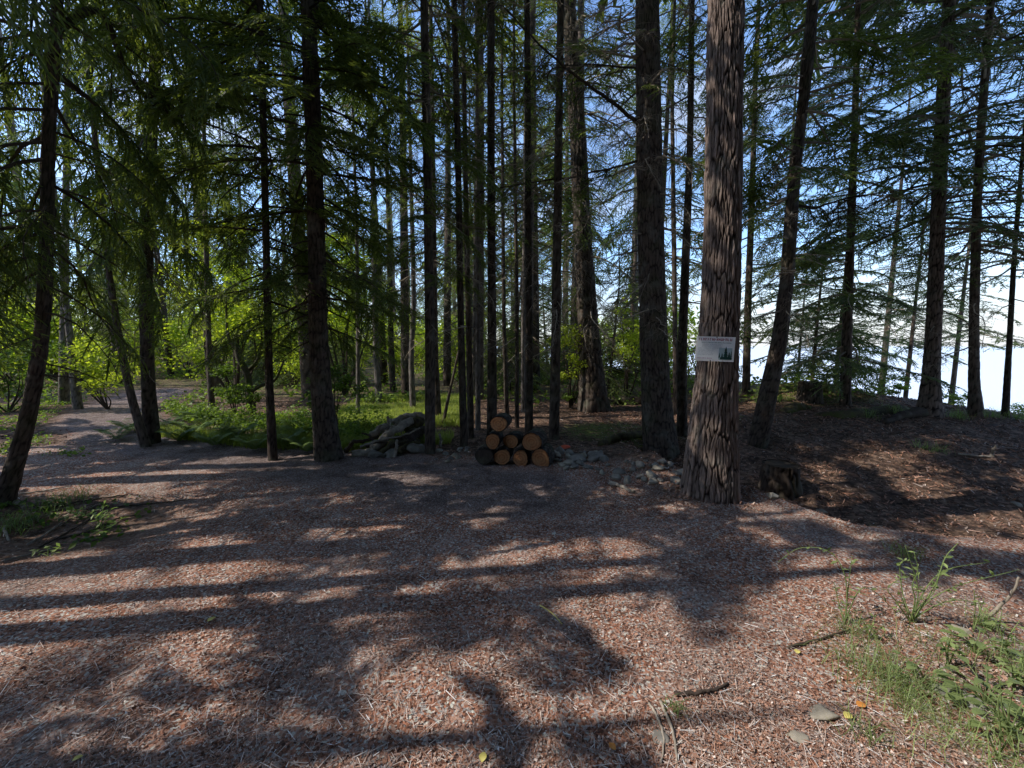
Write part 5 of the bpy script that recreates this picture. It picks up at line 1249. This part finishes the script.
# broad leaves
def broad(label, px, py, n, size, seed, rad):
    rng = np.random.default_rng(seed); p = ground_pt(px, py); p[2] = gz(p[0], p[1]); root = empty('broadleaf_weed', p); tag(root, label, 'weed'); b = Buf(); st = Buf()
    for k in range(n):
        a = rng.uniform(0, 6.28); rr = rad * rng.uniform(.2, 1); c = p + np.array([math.cos(a) * rr, math.sin(a) * rr, rng.uniform(.03, .13)])
        V, Q, T = tube(catmull([p, (p + c) / 2 + (0, 0, .03), c], 6), .0025, 4); st.add(V, Q, T, tint=.5)
        t = np.linspace(0, 1, 7); w = .34 * np.sin(PI * np.clip(t * .93 + .04, 0, 1)) ** .8; s = size * rng.uniform(.6, 1.2)
        cc = np.stack([t, 0 * t, .18 * t - .3 * t * t], -1); l = cc + np.stack([0 * t, w, .22 * w], -1); r_ = cc + np.stack([0 * t, -w, .22 * w], -1)
        V = np.concatenate([l, cc, r_]) * s; V = V @ np.array([[math.cos(a), -math.sin(a), 0], [math.sin(a), math.cos(a), 0], [0, 0, 1]]).T + c
        i = np.arange(6); b.add(V, np.vstack([np.stack([i, i + 1, i + 8, i + 7], -1), np.stack([i + 7, i + 8, i + 15, i + 14], -1)]), tint=np.clip(.5 + rng.normal(0, .2), 0, 1))
    st.obj('stem', M_WEED, root, p); b.obj('foliage', M_WEED, root, p, True)
broad('broad-leaved green weed at the right edge below the grey rock', 985, 705, 22, .05, 1, .14)
broad('broad-leaved weed in the lower right, nearest the corner', 1010, 735, 18, .05, 2, .13)
broad('low round-leaved weed below the bent stick', 975, 655, 12, .055, 3, .13)
broad('small round-leaved weed beside the dense grass tuft', 925, 690, 8, .05, 4, .09)

# ------------------------------------------------------------------ loose litter (nobody could count it)
def chips():
    rng = np.random.default_rng(55); n = 330000
    u = rng.random(n); Yd = 1.05 / (1 - u * (1 - 1.05 / 7.5)); xx = rng.uniform(-1.45, 1.5, n) * Yd
    m, mo_, rd_ = masks(xx, Yd); k = rng.random(n) < np.clip(m * .9 + .10, 0, 1) * (.12 + .88 * sst(-.30, .40, fbm(xx * 1.6, Yd * 1.6, 4, 4)))
    x, y = xx[k], Yd[k]; n = len(x)
    big = rng.random(n) ** 3
    ln = (.003 + .009 * big + .005 * rng.random(n)) * np.where(rng.random(n) < .025, 2.2, 1.0); wd = ln * rng.uniform(.25, .85, n)
    a = rng.uniform(0, 6.28, n); tilt = rng.normal(0, .38, n); roll = rng.normal(0, .38, n)
    d = np.stack([np.cos(a) * np.cos(tilt), np.sin(a) * np.cos(tilt), np.sin(tilt)], -1)
    s = np.stack([-np.sin(a) * np.cos(roll), np.cos(a) * np.cos(roll), np.sin(roll)], -1)
    P = np.stack([x, y, hmap(x, y) + .003 + .006 * rng.random(n) + .3 * ln * np.abs(np.sin(tilt))], -1)
    q = rng.uniform(.55, 1.0, (n, 4))
    V = np.stack([P - d * (ln * q[:, 0])[:, None] / 2 - s * (wd * q[:, 1])[:, None] / 2, P + d * (ln * q[:, 1])[:, None] / 2 - s * (wd * q[:, 2])[:, None] / 2,
                  P + d * (ln * q[:, 2])[:, None] / 2 + s * (wd * q[:, 3])[:, None] / 2, P - d * (ln * q[:, 3])[:, None] / 2 + s * (wd * q[:, 0])[:, None] / 2], 1).reshape(-1, 3)
    t = np.clip(rng.beta(1.6, 2.0, n) + .12 * noise3(x * 1.5, y * 1.5, 2), 0, 1)
    b = Buf(); b.add(V, np.arange(4 * n).reshape(-1, 4), tint=np.repeat(t, 4))
    o = b.obj('wood_chips', M_CHIP); tag(o, 'loose reddish wood chips, gravel and cone scales strewn over the clearing', 'ground litter', kind='stuff')
    # duff of the hollow and the woodland floor
    n = 60000; x = rng.uniform(1.8, 11, n); y = rng.uniform(2.6, 9.5, n); m, mo_, rd_ = masks(x, y); k = (rng.random(n) < (1 - m) * (.3 + .7 * sst(-.3, .3, noise3(x * 2, y * 2, 7)))) & (coast(x, y) < 1.0); x, y = x[k], y[k]; n = len(x)
    x2 = np.concatenate([rng.uniform(-9, 3, 20000), rng.normal(2.12, .42, 6000)]); y2 = np.concatenate([rng.uniform(5, 11, 20000), rng.normal(4.15, .38, 6000)]); m2 = masks(x2, y2)[0]; k = rng.random(26000) < (1 - m2) * .8; x = np.concatenate([x, x2[k]]); y = np.concatenate([y, y2[k]]); n = len(x)
    a = rng.uniform(0, 6.28, n); ln = .015 + .09 * rng.random(n) ** 4; P0 = np.stack([x, y, hmap(x, y) + .010], -1); x1, y1 = x + np.cos(a) * ln, y + np.sin(a) * ln; P1 = np.stack([x1, y1, hmap(x1, y1) + .006 + .03 * rng.random(n) ** 2], -1)
    V, Q = ribbons(P0, P1, nrm(np.cross(nrm(P1 - P0), np.array([0, 0, 1.0]) + rng.normal(0, .5, (n, 3)))), .006 + .016 * rng.random(n), .006)
    b = Buf(); b.add(V, Q, tint=np.repeat(np.clip(rng.beta(1.1, 3.4, n), 0, .9), 4)); o = b.obj('forest_litter', M_CHIP); tag(o, 'dark twigs, bark bits and dead needles covering the woodland floor and hollow', 'ground litter', kind='stuff')
    # needles, straws and twiglets
    n = 16000; u = rng.random(n); y = 1.1 / (1 - u * (1 - 1.1 / 9)); x = rng.uniform(-1.45, 1.5, n) * y; a = rng.uniform(0, 6.28, n); ln = .02 + .07 * rng.random(n) ** 2.5
    P0 = np.stack([x, y, hmap(x, y) + .008], -1); x1, y1 = x + np.cos(a) * ln, y + np.sin(a) * ln; P1 = np.stack([x1, y1, hmap(x1, y1) + .006 + .012 * rng.random(n)], -1)
    V, Q = ribbons(P0, P1, nrm(np.cross(nrm(P1 - P0), np.array([0, 0, 1.0]) + rng.normal(0, .3, (n, 3)))), .003, .002)
    b = Buf(); b.add(V, Q, tint=np.repeat(np.clip(rng.normal(.62, .2, n), 0, 1), 4)); o = b.obj('needle_litter', M_CHIP); tag(o, 'fine dry twigs and needles scattered on the ground', 'ground litter', kind='stuff')
chips()

# ------------------------------------------------------------------ sky, sun, camera
SUN_EL = math.radians(45); SHAD_AZ = math.radians(7)       # shadows run to the right and a little away
sd = Vector((-math.cos(SHAD_AZ) * math.cos(SUN_EL), -math.sin(SHAD_AZ) * math.cos(SUN_EL), math.sin(SUN_EL)))
sl = bpy.data.lights.new('sun', 'SUN'); sl.energy = 5.0; sl.angle = math.radians(0.3); sl.color = (1.0, .93, .83)
so = bpy.data.objects.new('sun', sl); COL.objects.link(so); so.rotation_euler = sd.to_track_quat('Z', 'Y').to_euler(); so.location = (-20, -6, 20)

w = bpy.data.worlds.new('World'); scene.world = w; w.use_nodes = True; nt = w.node_tree; nt.nodes.clear()
out = nt.nodes.new('ShaderNodeOutputWorld'); bg = N(nt, 'Background', Strength=.09)
sky = nt.nodes.new('ShaderNodeTexSky'); sky.sky_type = 'NISHITA'; sky.sun_disc = False; sky.sun_elevation = SUN_EL
sky.sun_rotation = math.atan2(sd.x, sd.y); sky.air_density = 1.0; sky.dust_density = 0.4; sky.ozone_density = 2.0
tc = nt.nodes.new('ShaderNodeTexCoord'); mp = nt.nodes.new('ShaderNodeMapping'); mp.inputs['Scale'].default_value = (1, 1, 2.2)
nt.links.new(tc.outputs['Generated'], mp.inputs[0])
cn = noise_n(nt, 2.6, 7, mp.outputs[0], .58)
cm = ramp(nt, cn.outputs[0], [(.50, (0, 0, 0)), (.74, (1, 1, 1))])
sep = N(nt, 'SeparateXYZ'); nt.links.new(tc.outputs['Generated'], sep.inputs[0])
hz = ramp(nt, sep.outputs[2], [(0.0, (1, 1, 1)), (.07, (.75, .75, .75)), (.20, (0, 0, 0))])
az = ramp(nt, math_(nt, 'ADD', math_(nt, 'MULTIPLY', sep.outputs[0], .8), math_(nt, 'MULTIPLY', sep.outputs[1], .55)), [(.15, (.12, .12, .12)), (.75, (1, 1, 1))])
fac = math_(nt, 'MAXIMUM', math_(nt, 'MULTIPLY', cm, .8), math_(nt, 'MULTIPLY', hz, az))
skyb = mixc(nt, 1.0, sky.outputs[0], (3.1, 3.4, 3.8), 'MULTIPLY')
colr = mixc(nt, fac, skyb, (11.0, 11.3, 11.8))
nt.links.new(colr, bg.inputs[0]); nt.links.new(bg.outputs[0], out.inputs[0])

cd = bpy.data.cameras.new('camera'); cam = bpy.data.objects.new('camera', cd); COL.objects.link(cam)
cd.lens = LENS; cd.sensor_width = 36; cd.sensor_fit = 'HORIZONTAL'; cd.clip_start = .05; cd.clip_end = 9000
cam.location = CAM; cam.rotation_euler = (PI / 2 - PITCH, 0, 0); scene.camera = cam
scene.view_settings.view_transform = 'Standard'; scene.view_settings.look = 'None'; scene.view_settings.exposure = 0; scene.view_settings.gamma = 1
scene.cycles.use_denoising = True
scene.cycles.max_bounces = 7; scene.cycles.diffuse_bounces = 4; scene.cycles.transmission_bounces = 4; scene.cycles.sample_clamp_indirect = 6
